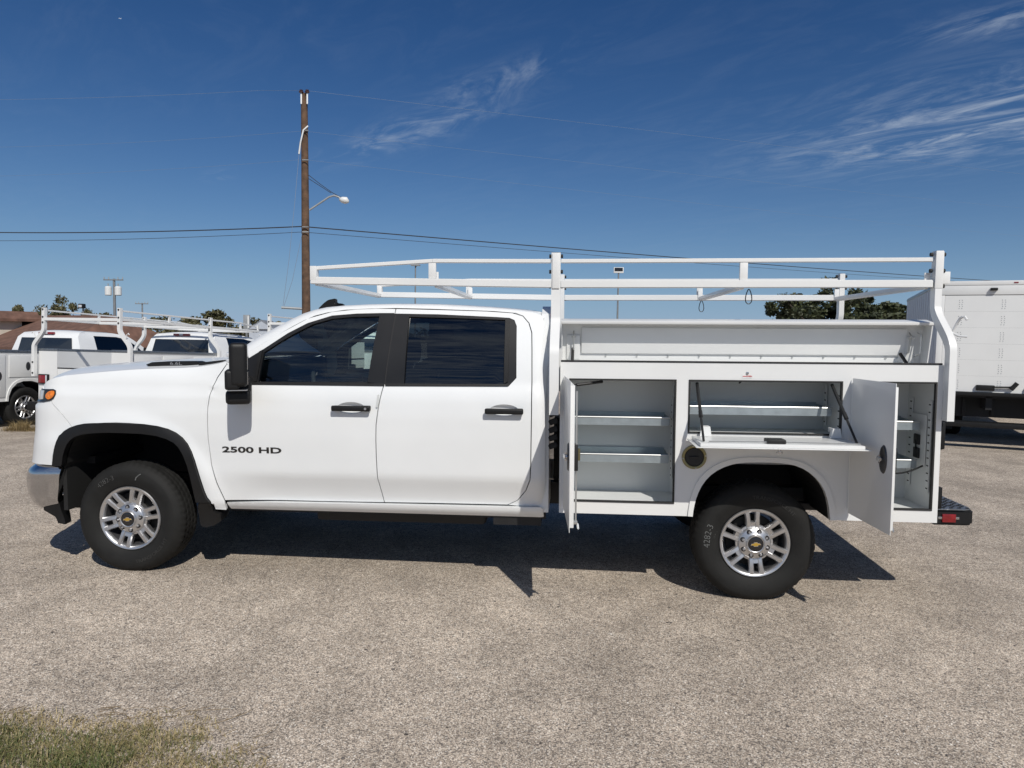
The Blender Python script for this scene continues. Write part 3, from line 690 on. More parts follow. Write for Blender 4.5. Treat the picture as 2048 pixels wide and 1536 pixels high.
for y0, y1 in ((.30, .86), (1.20, 1.76)):
    s_ = seat(1.72, y0, y1, 'front_seat'); MB().box(1.885, 1.985, (y0+y1)/2-.13, (y0+y1)/2+.13, 1.50, 1.69, .04, 3).build('headrest', cloth, s_)
s_ = seat(2.62, .22, 1.84, 'rear_seat')
for y in (.48, 1.58): MB().box(2.77, 2.86, y-.13, y+.13, 1.49, 1.64, .04, 3).build('headrest', cloth, s_)
MB().box(.6, 2.95, .14, 1.92, .62, .66).build('cabin_floor', cabin, T)
MB().box(.72, .76, .12, 1.94, .6, 1.3).build('firewall', cabin, T)
MB().box(1.02, 1.05, .93, 1.13, 1.66, 1.72, .01).build('rear_view_mirror', cabin, T)

# ------------------------------------------------------------------ the truck: service body
BX0, BX1, BZ0, BZ1, BD = 3.075, 5.50, .521, 1.535, .45
def flat(u, z, off=0.): u = np.asarray(u, float); return np.stack([u, np.zeros_like(u)-off, np.asarray(z, float)], -1)
OL, OM, OR = (3.137, 3.833, .604, 1.424), (3.917, 4.884, 1.076, 1.424), (4.972, 5.462, .602, 1.425)
arch_b = smooth_line([(3.957, BZ0), (3.962, .575), (3.980, .66), (4.020, .748), (4.085, .82), (4.175, .868), (4.27, .889), (4.40, .892), (4.53, .890), (4.63, .870), (4.72, .815), (4.785, .735), (4.82, .64), (4.835, BZ0)], 1)
outline = [(BX0, BZ0)] + arch_b + [(BX1, BZ0), (BX1, BZ1), (BX0, BZ1)]
sheet('compartment_side', outline, powder, T, holes=[rrect(*OL, .012), rrect(*OM, .012), rrect(*OR, .012)], both=False, fmap=flat, depth=.028, res=.25, edge=.06)
sheet_mb(outline, fmap=flat, depth=.028, res=.3, edge=.08).mirror().build('compartment_side', powder, T, 40, True, False, False)
# rolled wheel lip
lip_o = smooth_line([(3.925, BZ0+.002), (3.93, .58), (3.945, .665), (3.985, .765), (4.06, .848), (4.16, .900), (4.27, .922), (4.40, .926), (4.53, .923), (4.645, .902), (4.745, .84), (4.817, .75), (4.855, .645), (4.868, BZ0+.002)], 1)
sheet('wheel_lip', lip_o + arch_b[::-1], powder, T, fmap=flat, off=.012, depth=.03, res=.1, edge=.03)
well('wheel_liner', [(x, z) for x, z in arch_b], .03, .80)
# liner boxes
def liner_box(x0, x1, z0, z1, y0=.027, y1=.43):
    V = [(x, y, z) for x in (x0, x1) for y in (y0, y1) for z in (z0, z1)]
    F = [(2, 3, 7, 6), (0, 1, 3, 2), (4, 6, 7, 5), (0, 2, 6, 4), (1, 5, 7, 3)]
    mb = MB().add(V, F); return mb.build('compartment_liner', inner_white, T, None, recalc=False)
liner_box(3.095, 3.870, .590, 1.438); liner_box(3.885, 4.915, 1.062, 1.438); liner_box(4.935, 5.485, .588, 1.438)
def seal(o_, w=.011):
    x0, x1, z0, z1 = o_; mb = MB(); y0, y1 = -.006, .020
    mb.box(x0-.003, x1+.003, y0, y1, z1-w+.003, z1+.003, .003); mb.box(x0-.003, x1+.003, y0, y1, z0-.003, z0+w-.003, .003)
    mb.box(x0-.003, x0+w-.003, y0+.0005, y1, z0+w-.003, z1-w+.003, .002); mb.box(x1-w+.003, x1+.003, y0+.0005, y1, z0+w-.003, z1-w+.003, .002); mb.build('door_seal', rubber, T, 24)
for o_ in (OL, OM, OR): seal(o_)
# outer shell of the box (ends, back, floor, top trough)
def box_shell(both=True):
    mb = MB(); mb.box(BX0+.001, BX0+.004, .029, BD, BZ0, BZ1).box(BX1-.004, BX1-.001, .029, BD, BZ0, BZ1)
    mb.box(BX0+.005, BX1-.005, BD-.004, BD, .80, BZ1); mb.build('compartment_wall', powder, T, 30, both=True)
    MB().box(BX0+.005, 3.955, .03, BD-.005, BZ0, BZ0+.03).box(4.84, BX1-.005, .03, BD-.005, BZ0, BZ0+.03).build('compartment_floor', powder, T, 30, both=True)
box_shell()
MB().box(BX0+.005, BX1-.005, .03, BD-.006, 1.442, 1.452).build('top_tray', inner_white, T, both=True)
MB().box(3.10, 5.47, BD+.004, 2*YC-BD-.004, .82, .86).build('bed_floor', powder, T)
MB().box(3.08, 3.11, BD+.003, 2*YC-BD-.003, .87, 1.53).build('bulkhead', powder, T)
MB().box(5.47, 5.50, BD+.003, 2*YC-BD-.003, .80, 1.38, .004).build('tailgate', powder, T)
MB().box(BX0+.003, BX1-.01, -.004, .018, BZ1+.001, BZ1+.013, .004).build('lid_seal', rubber, T)
# flip-top lid standing open: tray of sheet metal with a 0.11 m lip that now points outward
LY = .42
LIDM = Matrix.Translation((0, LY, 1.52)) @ Matrix.Rotation(R(11), 4, 'X') @ Matrix.Translation((0, -LY, -1.52))      # held a little short of upright by its struts
lid = MB().box(BX0, 5.545, LY-.004, LY+.008, 1.50, 1.835).xf(LIDM).build('flip_top_lid', powder, T)
MB().box(BX0-.002, 5.548, LY-.115, LY-.005, 1.818, 1.838, .004).xf(LIDM).build('lid_lip', powder, lid)
MB().box(BX0, BX0+.006, LY-.06, LY-.005, 1.53, 1.817).xf(LIDM).build('lid_end', powder, lid)
MB().prism([(5.538, 1.50), (5.545, 1.50), (5.545, 1.817), (5.538, 1.817)], LY-.11, LY-.005).xf(LIDM).build('lid_end', powder, lid)
MB().box(3.215, 5.425, LY-.021, LY-.0045, 1.590, 1.775, .006).xf(LIDM).build('lid_stiffener', powder, lid)
MB().box(3.12, 5.50, LY-.012, LY-.0045, 1.505, 1.572, .001).xf(LIDM).build('hinge_strip', powder, lid)
for i in range(10):
    x = B(1211+i*62.2, 717, LY-.02)[0]; z = 1.570
    MB().lathe([(0, -.007), (.006, -.005), (.0075, 0)], (x, LY-.012, z), 12).xf(LIDM).build('bolt', galv_edge, lid, 40)
for xx in (3.16, 5.44):
    MB().box(xx-.05, xx+.045, LY-.016, LY-.0045, 1.545, 1.72, .003).xf(LIDM).build('latch_plate', powder, lid)
    MB().tube([(xx, LY-.02, 1.60), (xx, LY-.045, 1.62), (xx, LY-.05, 1.735), (xx, LY-.02, 1.75)], .006, 6).bar((xx-.02, LY-.05, 1.715), (xx+.02, LY-.05, 1.715), .01, .01).xf(LIDM).build('latch_rod', galv_edge, lid)
MB().tube([(3.155, LY-.05, 1.62), (3.150, .25, 1.47)], .011, 8).build('gas_strut', cable, T)
MB().tube([(5.39, LY-.05, 1.60), (5.43, .25, 1.47)], .011, 8).build('gas_strut', cable, T)
MB().tube([(5.495, LY-.03, 1.58), (5.497, LY-.10, 1.60), (5.50, LY-.10, 1.73), (5.50, LY-.03, 1.745)], .005, 6).build('grab_rod', galv_edge, T)

# shelves
def shelf(x0, x1, py_edge, px, yf=.14, h=.055, back_y=.42):
    z = B(px, py_edge, yf)[1]; mb = MB().box(x0, x1, yf+.004, back_y, z-.050, z-.046).box(x0, x1, back_y-.004, back_y, z-.046, z+.01)
    mb.box(x0, x0+.003, yf+.004, back_y, z-.046, z+.0).box(x1-.003, x1, yf+.004, back_y, z-.046, z+.0)
    mb.box(x0+.004, x1-.004, yf, yf+.003, z-h, z-.004); s_ = mb.build('shelf', galv, T, 24)
    MB().tube([(x0, yf+.001, z), (x1, yf+.001, z)], .0055, 8).build('rolled_edge', galv_edge, s_)
    return z
shelf(3.10, 3.815, 834.5, 1250); shelf(3.10, 3.815, 909, 1250)
shelf(3.89, 4.86, 814, 1520, .10)
shelf(4.94, 5.435, 843.5, 1815); shelf(4.94, 5.425, 920, 1815)
def upright(x, z0, z1, y):
    u = MB().box(x-.003, x+.003, y-.02, y+.02, z0, z1).build('shelf_upright', inner_white, T)
    mb = MB(); n = int((z1-z0)/.05)
    for i in range(n): mb.box(x-.0045, x-.0032, y-.012, y+.012, z0+.02+i*.05, z0+.028+i*.05)
    mb.build('slot', dark_gap, u, None)['kind'] = 'stuff'
for x, z0, z1 in ((3.86, .70, 1.28), (4.905, 1.10, 1.38), (5.476, .70, 1.30)):
    upright(x, z0, z1, .10); upright(x, z0, z1, .36)
wp = MB().box(5.470, 5.4745, .13, .34, .86, 1.20, .001).build('wiring_panel', inner_white, T)
for z in (1.03, .94): MB().box(5.455, 5.470, .20, .27, z-.035, z+.035, .006).build('wire_connector', cable, wp)
MB().tube([(5.46, .24, 1.03), (5.45, .22, .99), (5.462, .24, .95)], .006, 6).build('wire_loop', cable, T)
zc = B(1830, 935, .10)[1]
pts = [(5.02+.42*t, .09, zc+.015-.055*math.sin(math.pi*t**1.3)) for t in np.linspace(0, 1, 14)]; MB().tube(pts, .006, 6).build('hanging_cable', cable, T)

# compartment doors
def door_tr(hx, tipx, tipy):
    d = Vector((tipx-hx, tipy, 0)); w = d.length; d.normalize(); n = Vector((d.y, -d.x, 0))    # n: outer-skin side (towards -x)
    M_ = Matrix(((d.x, n.x, 0, hx), (d.y, n.y, 0, -.012), (0, 0, 1, 0), (0, 0, 0, 1))); return M_, w
def compartment_door(hx, tipx, tipy, z0, z1):
    M_, w = door_tr(hx, tipx, tipy)
    dr = MB().box(0, w, 0, .004, z0, z1, .0015).xf(M_).build('compartment_door', powder, T, 24)
    MB().box(.03, w-.022, -.024, -.0005, z0+.022, z1-.022, .004).xf(M_).build('inner_pan', powder, dr, 24)
    lz = B(1135, 907, -.45)[1]
    o_ = MB()
    k = 22; rim = [(w-.105+.042*math.cos(a), lz+.085*math.sin(a)) for a in np.linspace(0, 2*math.pi, k, endpoint=False)]
    V = [(x, .0042, z) for x, z in rim]+[(x+(w-.105-x)*.12, .012, z+(lz-z)*.10) for x, z in rim]+[(x+(w-.105-x)*.3, .008, z+(lz-z)*.22) for x, z in rim]+[(w-.105, .0055, lz)]
    F = [(r*k+i, r*k+(i+1) % k, (r+1)*k+(i+1) % k, (r+1)*k+i) for r in range(2) for i in range(k)]+[(2*k+i, 2*k+(i+1) % k, 3*k) for i in range(k)]
    la = o_.add(V, F).xf(M_).build('paddle_latch', dark_steel, dr, 50)
    mb = MB().bar((w-.105, .02, lz-.005), (w-.135, .030, lz+.006), .012, .03).bar((w-.118, .02, lz-.028), (w-.118, .02, lz+.028), .012, .014).tube([(w-.105, .0, lz), (w-.105, .022, lz)], .012, 8)
    mb.xf(M_).build('latch_handle', chrome, dr, 40)
    mb = MB().box(w-.15, w-.055, -.048, -.0245, lz-.075, lz+.075, .004).xf(M_).build('latch_case', cable, dr, 24)
    MB().tube([(w-.10, -.052, lz-.02), (w-.10, -.052, lz+.05)], .012, 8).xf(M_).build('lock_bolt', brass, dr, 40)
    MB().tube([(w-.09, -.04, z0+.035), (w-.09, -.04, z1-.06)], .006, 6).xf(M_).build('latch_rod', galv_edge, dr, 40)
    MB().box(w-.105, w-.075, -.050, -.0245, z0+.03, z0+.05, .002).bar((w-.09, -.05, z0+.035), (w-.075, -.055, z0+.0), .012, .012).xf(M_).build('rod_guide', galv_edge, dr, 40)
    MB().tube([(0, .0, z0+.03), (0, .0, z1-.03)], .008, 8).xf(M_).build('hinge', powder, dr, 40)
    return dr
compartment_door(3.105, 3.152, -.66, .572, 1.446)
compartment_door(4.945, 4.985, -.525, .574, 1.448)
(xa, za), (xb2, zb2) = B(1158, 769, .05), B(1205, 763, .05)
MB().tube([(3.128, -.10, 1.398), ((3.128+xa)/2+.02, -.02, za+.002)], .004, 6).tube([((3.128+xa)/2+.02, -.02, za+.002), (xb2, .05, zb2)], .010, 8).build('gas_strut', cable, T)
# drop-down lid of the middle compartment
dl_ = MB().box(3.907, 4.926, -.385, -.014, 1.036, 1.040, .0015).build('drop_down_door', powder, T, 24)
MB().box(3.935, 4.898, -.362, -.03, 1.0405, 1.062, .004).build('inner_pan', powder, dl_, 24)
for x in (3.985, 4.80):
    MB().prism([(x, 1.063), (x+.075, 1.063), (x+.065, 1.125), (x+.012, 1.125)], -.045, -.028).prism([(x+.012, 1.1), (x+.065, 1.1), (x+.065, 1.125), (x+.012, 1.125)], -.0275, .02).build('hinge_bracket', powder, dl_, 24)
lx = B(1550, 882, -.3)[0]
MB().box(lx-.055, lx+.055, -.345, -.25, 1.0625, 1.088, .006).build('latch_case', cable, dl_, 24)
MB().tube([(3.99, -.33, 1.070), (lx-.055, -.33, 1.072)], .004, 6).tube([(lx+.055, -.33, 1.072), (4.88, -.33, 1.070)], .004, 6).build('latch_rod', galv_edge, dl_, 40)
kx = B(1559, 904, -.30)[0]
MB().tube([(kx, -.30, 1.0355), (kx, -.30, 1.012)], .010, 10).tube([(kx, -.30, 1.012), (kx, -.30, 1.0)], .018, 12).build('latch_knob', chrome, dl_, 40)
for (x0, x1) in ((B(1394, 768, .03)[0], 3.965), (B(1664, 768, .03)[0], 4.872)):
    a = Vector((x0, .03, 1.402)); b_ = Vector((x1, -.30, 1.068)); mid_ = a.lerp(b_, .52)
    MB().tube([a, mid_], .0105, 8).tube([mid_, b_], .0075, 8).tube([a.lerp(b_, .50), a.lerp(b_, .60)], .013, 8).build('gas_strut', cable, T, 40)
# lock, sticker, fuel filler
x_, z_ = B(1495, 746.5, -.004); MB().lathe([(0, -.006), (.009, -.005), (.011, 0)], (x_, 0, z_), 16).build('button_lock', steel, T, 40)
x_, z_ = B(1494.5, 753, -.004); MB().box(x_-.032, x_+.032, -.0018, -.0004, z_-.011, z_+.008).build('open_sticker', white_metal, T, None)
st = text_mb('OPEN', .0125, .0004, .0003, 1.15); txt_side(st, x_+.012, -.003, z_+.001).build('sticker_print', red_text, T, None)
MB().box(x_-.028, x_-.006, -.0030, -.002, z_-.001, z_+.003).build('sticker_print', red_text, T, None)
MB().tube([(B(1479, 767, .03)[0], .04, 1.405), (B(1484, 763, .03)[0], .02, 1.425)], .006, 6).build('lock_pull', cable, T)
fx, fzz = 3.960, .917
MB().lathe([(.062, -.006), (.070, -.010), (.079, -.008), (.081, 0)], (fx, 0, fzz), 40).build('fuel_ring', brass, T, 40)
fc = MB().lathe([(.0, -.004), (.058, -.004), (.060, .0), (.062, -.007), (.0635, .0)], (fx, 0, fzz), 40).build('fuel_cap', cable, T, 40)
MB().box(fx-.030, fx+.030, -.018, -.0045, fzz-.006, fzz+.006, .003).build('cap_grip', cable, fc, 40)
for a in (0, 90, 180, 270): MB().lathe([(0, -.004), (.004, -.003), (.005, 0)], (fx+.0735*math.cos(R(a+8)), -.009, fzz+.0735*math.sin(R(a+8))), 8).build('screw', steel, T, 40)
# rear: bumper step, marker light, tail lamps, hitch post
def step_poly(x1): return [(5.505, .06), (x1-.06, .06), (x1-.02, .075), (x1, .12), (x1, 1.94), (x1-.02, 1.985), (x1-.06, 2.0), (5.505, 2.0)]
def plan_prism(poly, z0, z1, bev=0.):
    mb = MB().prism([(x, y) for x, y in poly], z0, z1, bev); mb.v = [(x, z, y) for x, y, z in mb.v]; return mb
rb = plan_prism(step_poly(5.775), .492, .592, .012).build('rear_bumper', plastic, T, 40)
plan_prism(step_poly(5.755), .593, .599).build('step_tread', diamond, rb, 40)
mb = MB()
for i in range(9):
    for j in range(40): 
        x, y = 5.53+.025*i, .10+.046*j+(.02 if i % 2 else 0); mb.bar((x-.008, y, .601), (x+.008, y+.010*(1 if (i+j) % 2 else -1), .601), .005, .005, bev=0)
mb.build('tread_bump', cable, rb, None)['kind'] = 'stuff'
x_, z_ = B(1897, 1036, .06); MB().box(x_-.042, x_+.042, .050, .061, z_-.027, z_+.027, .003).build('marker_light', red, T)
MB().box(x_-.065, x_+.065, .056, .0605, z_-.008, z_+.008, .001).build('marker_bracket', steel, T)
MB().box(5.502, 5.555, .06, .16, .60, .74, .004).box(5.502, 5.555, 1.90, 2.0, .60, .74, .004).build('bumper_post', plastic, T)
for y in (.03, 1.88): MB().box(5.502, 5.545, y, y+.15, .99, 1.17, .014).build('tail_lamp_housing', plastic, T); MB().box(5.5455, 5.549, y+.03, y+.12, 1.02, 1.14, .001).build('tail_lamp', red, T)

# ladder rack
RY, FYR = .185, 2*YC-.185
rack = [] 
def post(x, y_sign, w=.062):
    base = [(x, -.035, 1.185), (x, -.035, 1.62)]; s_ = []
    for t in np.linspace(0, 1, 13):
        k = float(sstep(0, 1, t)); s_.append((x, -.035+(RY+.035)*k, 1.62+.30*t))
    pts = base+s_[1:]+[(x, RY, 2.272)]
    if x < 4: pts = [(x, -.02, 1.185), (x, -.02, 1.58)]+[(x, -.02+(RY+.02)*float(sstep(0, 1, t)), 1.58+.26*t) for t in np.linspace(.08, 1, 12)]+[(x, RY, 2.272)]
    mb = MB().sweep_rect(pts, w if x < 4 else .043, .05 if x < 4 else .062)
    if y_sign < 0: mb = mb.mirror()
    p_ = mb.build('rack_post', powder, T, 24)
    for z in (2.25, 2.145, 2.045):
        for s2 in (-1, 1):
            b = MB().tube([(x+s2*(w/2+.001), RY, z), (x+s2*(w/2+.016), RY, z)], .013, 10)
            (b if y_sign > 0 else b.mirror()).build('rubber_bumper', rubber, p_, 40)
    c = MB().box(x-w/2+.006, x+w/2-.006, RY-.034, RY-.0255, 2.03, 2.268, .003); (c if y_sign > 0 else c.mirror()).build('post_cap_plate', powder, p_, 24)
    return p_
FPX_, RPX = 3.035, 5.520
for s_ in (1, -1): post(FPX_, s_); post(RPX, s_)
def hook(y_sign):
    mb = MB().tube([(RPX+.02, .02, 1.72), (RPX+.045, .0, 1.80), (RPX+.055, -.02, 1.835), (RPX+.07, -.04, 1.84), (RPX+.078, -.05, 1.82)], .008, 7).tube([(RPX+.02, .01, 1.74), (RPX+.05, -.02, 1.72), (RPX+.085, -.05, 1.715)], .007, 7)
    (mb if y_sign > 0 else mb.mirror()).build('tie_hook', powder, T, 40)
hook(1); hook(-1)
MB().box(RPX+.032, RPX+.085, RY+.0, RY+.03, 2.06, 2.14, .004).build('rack_end_plate', powder, T)
def rails(y, sgn):
    zt, zl = 2.218, 2.06
    tipx = B(623, 560, RY)[0]; zl_tip = (B(623, 549, RY)[1]+B(623, 570, RY)[1])/2-.0; zl_tip = B(623, 561, RY)[1]
    kx_ = B(865, 520, RY)[0]; zt_tip = B(623, 537, RY)[1]; zk = B(865, 522, RY)[1]; zp = B(1100, 522.5, RY)[1]
    a = MB().bar((FPX_+.032, y, zp), (RPX-.032, y, zp), .028, .028).bar((FPX_-.032, y, zp), (kx_, y, zk), .028, .028).bar((kx_+.006, y, zk), (tipx+.012, y, zt_tip), .0275, .0275)
    a.build('rack_top_rail', powder, T, 24)
    MB().bar((FPX_+.032, y, zl), (RPX-.032, y, zl), .05, .05).bar((FPX_-.032, y, zl), (tipx, y, zl_tip), .05, .05).build('rack_lower_rail', powder, T, 24)
    for px_ in (865, 1487):
        x = B(px_, 545, RY)[0]; zz = zl+(zl_tip-zl)*max(0, (FPX_-x)/(FPX_-tipx)); MB().box(x-.026, x+.026, y-.013, y+.013, zz+.026, (zk if px_ < 900 else zp)-.0145, .003).build('rack_upright', powder, T, 24)
    MB().box(tipx-.002, tipx+.045, y-.0255, y+.0255, zl_tip+.0, zt_tip+.016, .003).build('rack_upright', powder, T, 24)
    return tipx, zl_tip, zl
tipx, zl_tip, zl = rails(RY, 1); rails(FYR, -1)
bars = [(tipx+.022, zl_tip), (B(870, 570, RY)[0], None), (B(1487, 570, RY)[0], None), (RPX-.045, None)]
for x, z in bars:
    if z is None: z = zl+(zl_tip-zl)*max(0, (FPX_-x)/(FPX_-tipx))
    r = .022
    MB().bar((x, RY+.026, z-.012), (x, FYR-.026, z-.012), .045, .040, bev=.012).build('rack_crossbar', powder, T, 40)
    for y in (RY+.03, FYR-.03): MB().box(x-.02, x+.02, y-.004, y+.004, z+.0, z+.075, .002).build('crossbar_bracket', powder, T, 24)
x_ = B(1395, 590, FYR)[0]
def loop(x, y, z, s_):
    pts = [(x+.02*s_*math.sin(a)*(1-.4*math.cos(a)), y, z-.05+.05*math.cos(a)) for a in np.linspace(0, 2*math.pi, 14)]
    MB().tube(pts, .0035, 5, False).build('tie_wire', cable, T)
x_ = B(1487, 570, RY)[0]
loop(x_+.05, RY+.06, zl-.03, 1); loop(x_, FYR-.1, zl-.03, 1)

# chassis
ch = MB()
for y0 in (.52, 1.44): ch.box(-.70, 5.60, y0, y0+.09, .46, .62)
for x in (-.5, .6, 1.6, 2.7, 3.4, 5.2): ch.box(x, x+.08, .61, 1.44, .47, .58)
ch.build('frame', under, T)
for x in (0, 4.369):
    ax = MB().tube([(x, .25, .385), (x, 1.81, .385)], .06 if x else .05, 10).build('axle', under, T, rk=False)
mbd = MB().box(4.22, 4.52, .88, 1.18, .24, .53, .08, 3); mbd.build('differential', under, T, rk=False)
MB().box(1.30, 2.55, .24, .52, .35, .56, .04).build('fuel_tank', under, T); MB().box(.7, 1.3, .75, 1.3, .32, .6, .05).build('gearbox', under, T)
MB().tube([(1.2, 1.03, .45), (4.25, 1.03, .40)], .05, 8).build('drive_shaft', under, T); MB().tube([(.8, 1.40, .40), (2.5, 1.40, .40), (3.6, 1.5, .42), (5.4, 1.62, .5)], .045, 8).build('exhaust_pipe', under, T)
MB().box(2.62, 2.95, .10, .40, .40, .46).build('cab_mount', under, T)
for y in (.42, 1.58): MB().bar((3.5, y, .50), (5.15, y, .52), .07, .05).build('leaf_spring', under, T)
MB().box(3.02, 3.06, .55, .80, .62, 1.10, .01).build('fuel_neck', under, T)
mb = MB()
for i in range(5): mb.bar((3.0, .10, .95+i*.055), (3.055, .10, .97+i*.055), .05, .035)
mb.build('corrugated_hose', rubber, T)

# ------------------------------------------------------------------ wheels
def tyre_mb():
    outp = [(.228, .040), (.234, .026), (.245, .018), (.27, .006), (.30, -.002), (.325, -.004), (.345, .0), (.350, .001), (.362, .008), (.378, .020), (.388, .032), (.396, .048)]
    tread = []
    for y0, y1 in ((.050, .084), (.094, .128), (.138, .172), (.182, .216)):
        tread += [(.3975, y0), (.400, (y0+y1)/2), (.3975, y1), (.387, y1+.0015), (.387, y1+.0085)]
    inn = [(r, .27-y) for r, y in outp[::-1]]
    prof = outp+tread[:-2]+inn; n = 216; no = len(outp)
    def rf(k, j, r):
        if no <= j < no+len(tread)-2 and r > .39: return r-(.005 if (k+2*((j-no)//5)) % 4 == 0 else 0)
        if j in (no-1, no-2): return r-(.0035 if k % 4 == 0 else 0)
        return r
    mb = MB().lathe(prof, n=n, rfun=rf); return mb
def wheel_meshes():
    t = tyre_mb(); t.v = [(x, y, max(z, -.3835)) if z < -.3 else (x, y, z) for x, y, z in t.v]
    d = {}
    def mk(n_, mb, mt, smooth=35):
        o = mb.build(n_, mt, None, smooth, rk=False); me = o.data; bpy.data.objects.remove(o); d[n_] = me
    mk('tyre', t, tyre_m, 50)
    rim = MB().lathe([(.228, .034), (.231, .024), (.226, .017), (.216, .018), (.208, .026), (.203, .036), (.200, .050)], n=72)
    mk('rim', rim, silver, 40)
    sp_ = MB()
    for k in range(1):
        A = R(90)
        for s_ in (-1, 1):
            def pt(r, off, y): return Vector((r*math.cos(A)-off*math.sin(A), y, r*math.sin(A)+off*math.cos(A)))
            # bar: inner end near the hub, outer end at the rim; crowned section
            V = []
            for r, o_, w_, y, dpt in ((.085, .027, .0175, .036, .05), (.125, .0285, .017, .025, .05), (.170, .0305, .0165, .019, .045), (.218, .036, .0195, .019, .03)):
                o_ *= s_
                V += [pt(r, o_-w_, y+.012), pt(r, o_-w_*.62, y+.002), pt(r, o_+w_*.62, y), pt(r, o_+w_, y+.012), pt(r, o_+w_*.9, y+dpt), pt(r, o_-w_*.9, y+dpt)]
            F = []
            for i in range(3):
                for q in range(6): F.append((i*6+q, i*6+(q+1) % 6, i*6+6+(q+1) % 6, i*6+6+q))
            F += [(0, 1, 2, 3, 4, 5), (18, 19, 20, 21, 22, 23)]; sp_.add(V, F)
        V = [pt(r, o_, y) for r, y in ((.085, .040), (.138, .029), (.146, .050)) for o_ in (-.020, .020)]; sp_.add(V, [(0, 1, 3, 2), (2, 3, 5, 4)])
        # V-shaped web joining neighbouring pairs close to the hub
        A2 = A+R(30)
        for r0, r1 in ((.085, .122),):
            V = []
            for r, y in ((r0, .036), (r1, .040)):
                for da in (-20, -10, 0, 10, 20): V.append((r*math.cos(A2+R(da)), y, r*math.sin(A2+R(da))))
            V += [(x, y+.04, z) for x, y, z in V]; F = []
            for q in range(4): F += [(q, q+1, q+6, q+5), (q+5, q+6, q+16, q+15)]
            sp_.add(V, F)
    mk('spoke', sp_, silver, 30)
    hub = MB().lathe([(.108, .055), (.108, .034), (.104, .024), (.095, .017), (.075, .012), (.062, .006), (.058, -.002), (.054, -.006), (.050, -.004), (.049, .01)], n=64)
    mk('hub_cover', hub, silver, 35)
    mk('lug_pocket', MB().lathe([(0, .0125), (.011, .0125), (.0165, .012), (.0175, .022)], (.083, 0, 0), 14), gloss_black, 40)
    mk('lug_nut', MB().lathe([(0, .002), (.006, .002), (.009, .006), (.009, .013)], (.083, 0, 0), 6), silver_dark, 30)
    cap = MB().lathe([(0, -.006), (.040, -.005), (.047, -.003), (.0495, .004)], n=40); mk('centre_cap', cap, gloss_black, 40)
    bow = [(-.034, -.005), (-.016, -.005), (-.013, -.0125), (.013, -.0125), (.016, -.005), (.034, -.005), (.028, .005), (.014, .005), (.011, .0125), (-.011, .0125), (-.014, .005), (-.028, .005)]
    bow = [(x*.88, z*.88) for x, z in bow]
    mk('emblem', MB().prism(bow, -.0095, -.006), gold, None)
    mk('emblem_edge', MB().prism([(x*1.13, z*1.3) for x, z in bow], -.0082, -.0055), silver, None)
    mk('brake_disc', MB().lathe([(0, .10), (.175, .10), (.175, .13), (0, .13)], n=40), liner, 40)
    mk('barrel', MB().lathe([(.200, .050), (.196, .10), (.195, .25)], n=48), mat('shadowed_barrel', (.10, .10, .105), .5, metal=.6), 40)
    return d
WM = wheel_meshes()
def add_wheel(parent, loc, flip=False, spin=0., tyre_label=None, full=True):
    w = bpy.data.objects.new('wheel', None); col.objects.link(w); w.parent = parent; w.location = loc; w.empty_display_size = .1
    if flip: w.rotation_euler = (0, 0, math.pi)
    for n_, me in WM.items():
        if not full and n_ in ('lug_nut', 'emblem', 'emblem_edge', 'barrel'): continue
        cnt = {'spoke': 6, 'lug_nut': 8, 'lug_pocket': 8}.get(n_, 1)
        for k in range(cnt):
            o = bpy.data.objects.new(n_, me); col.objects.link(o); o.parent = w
            if n_ not in ('tyre',): o.rotation_euler = (0, R(spin+k*360/cnt+(22.5 if cnt == 8 else 0)), 0)
        if n_.startswith('emblem'): o.rotation_euler = (0, R(-6), 0)
    return w
HZ = .3855
wf = add_wheel(T, (.0, .012, HZ), spin=15); wr = add_wheel(T, (4.369, .012, HZ), spin=-6)
add_wheel(T, (0, 2*YC-.012, HZ), True); add_wheel(T, (4.369, 2*YC-.012, HZ), True)
def arc_text(parent, txt, size, r, a_mid, material, y=-.0055, xs=1., flip=False, name='tyre_lettering', bold=.0):
    mb = text_mb(txt, size, .0006, bold, xs); V = []
    for x, z, d in mb.v:
        if not flip: a = a_mid-x/r; rr = r+z
        else: a = a_mid+x/r; rr = r-z
        V.append((rr*math.cos(a), y-d, rr*math.sin(a)))
    mb.v = V; mb.build(name, material, parent, None, rk=False)
arc_text(wf, 'TRANSFORCE HT', .034, .312, R(-52), tyre_mark, xs=1.15, flip=True)
arc_text(wr, 'TRANSFORCE HT', .034, .312, R(68), tyre_mark, xs=1.15)
arc_text(wr, '4282-3', .060, .315, R(172), chalk, xs=.95, name='chalk_writing', bold=-.0008)
arc_text(wr, 'LLL ,,', .020, .272, R(168), chalk, xs=1.2, name='chalk_writing', bold=-.0008)
arc_text(wf, '4282-3', .050, .312, R(121), mat('worn_chalk', (.13, .13, .13), .9, var=.6, vscale=120), xs=1., name='chalk_writing', bold=-.0015)
MB().tube([(.335*math.cos(a), -.0035, .335*math.sin(a)*s_) for a, s_ in ((R(72), 1.03), (R(75), .98), (R(78), .92), (R(79), .86))], .004, 5).build('chalk_stroke', chalk, wf, 40, rk=False)

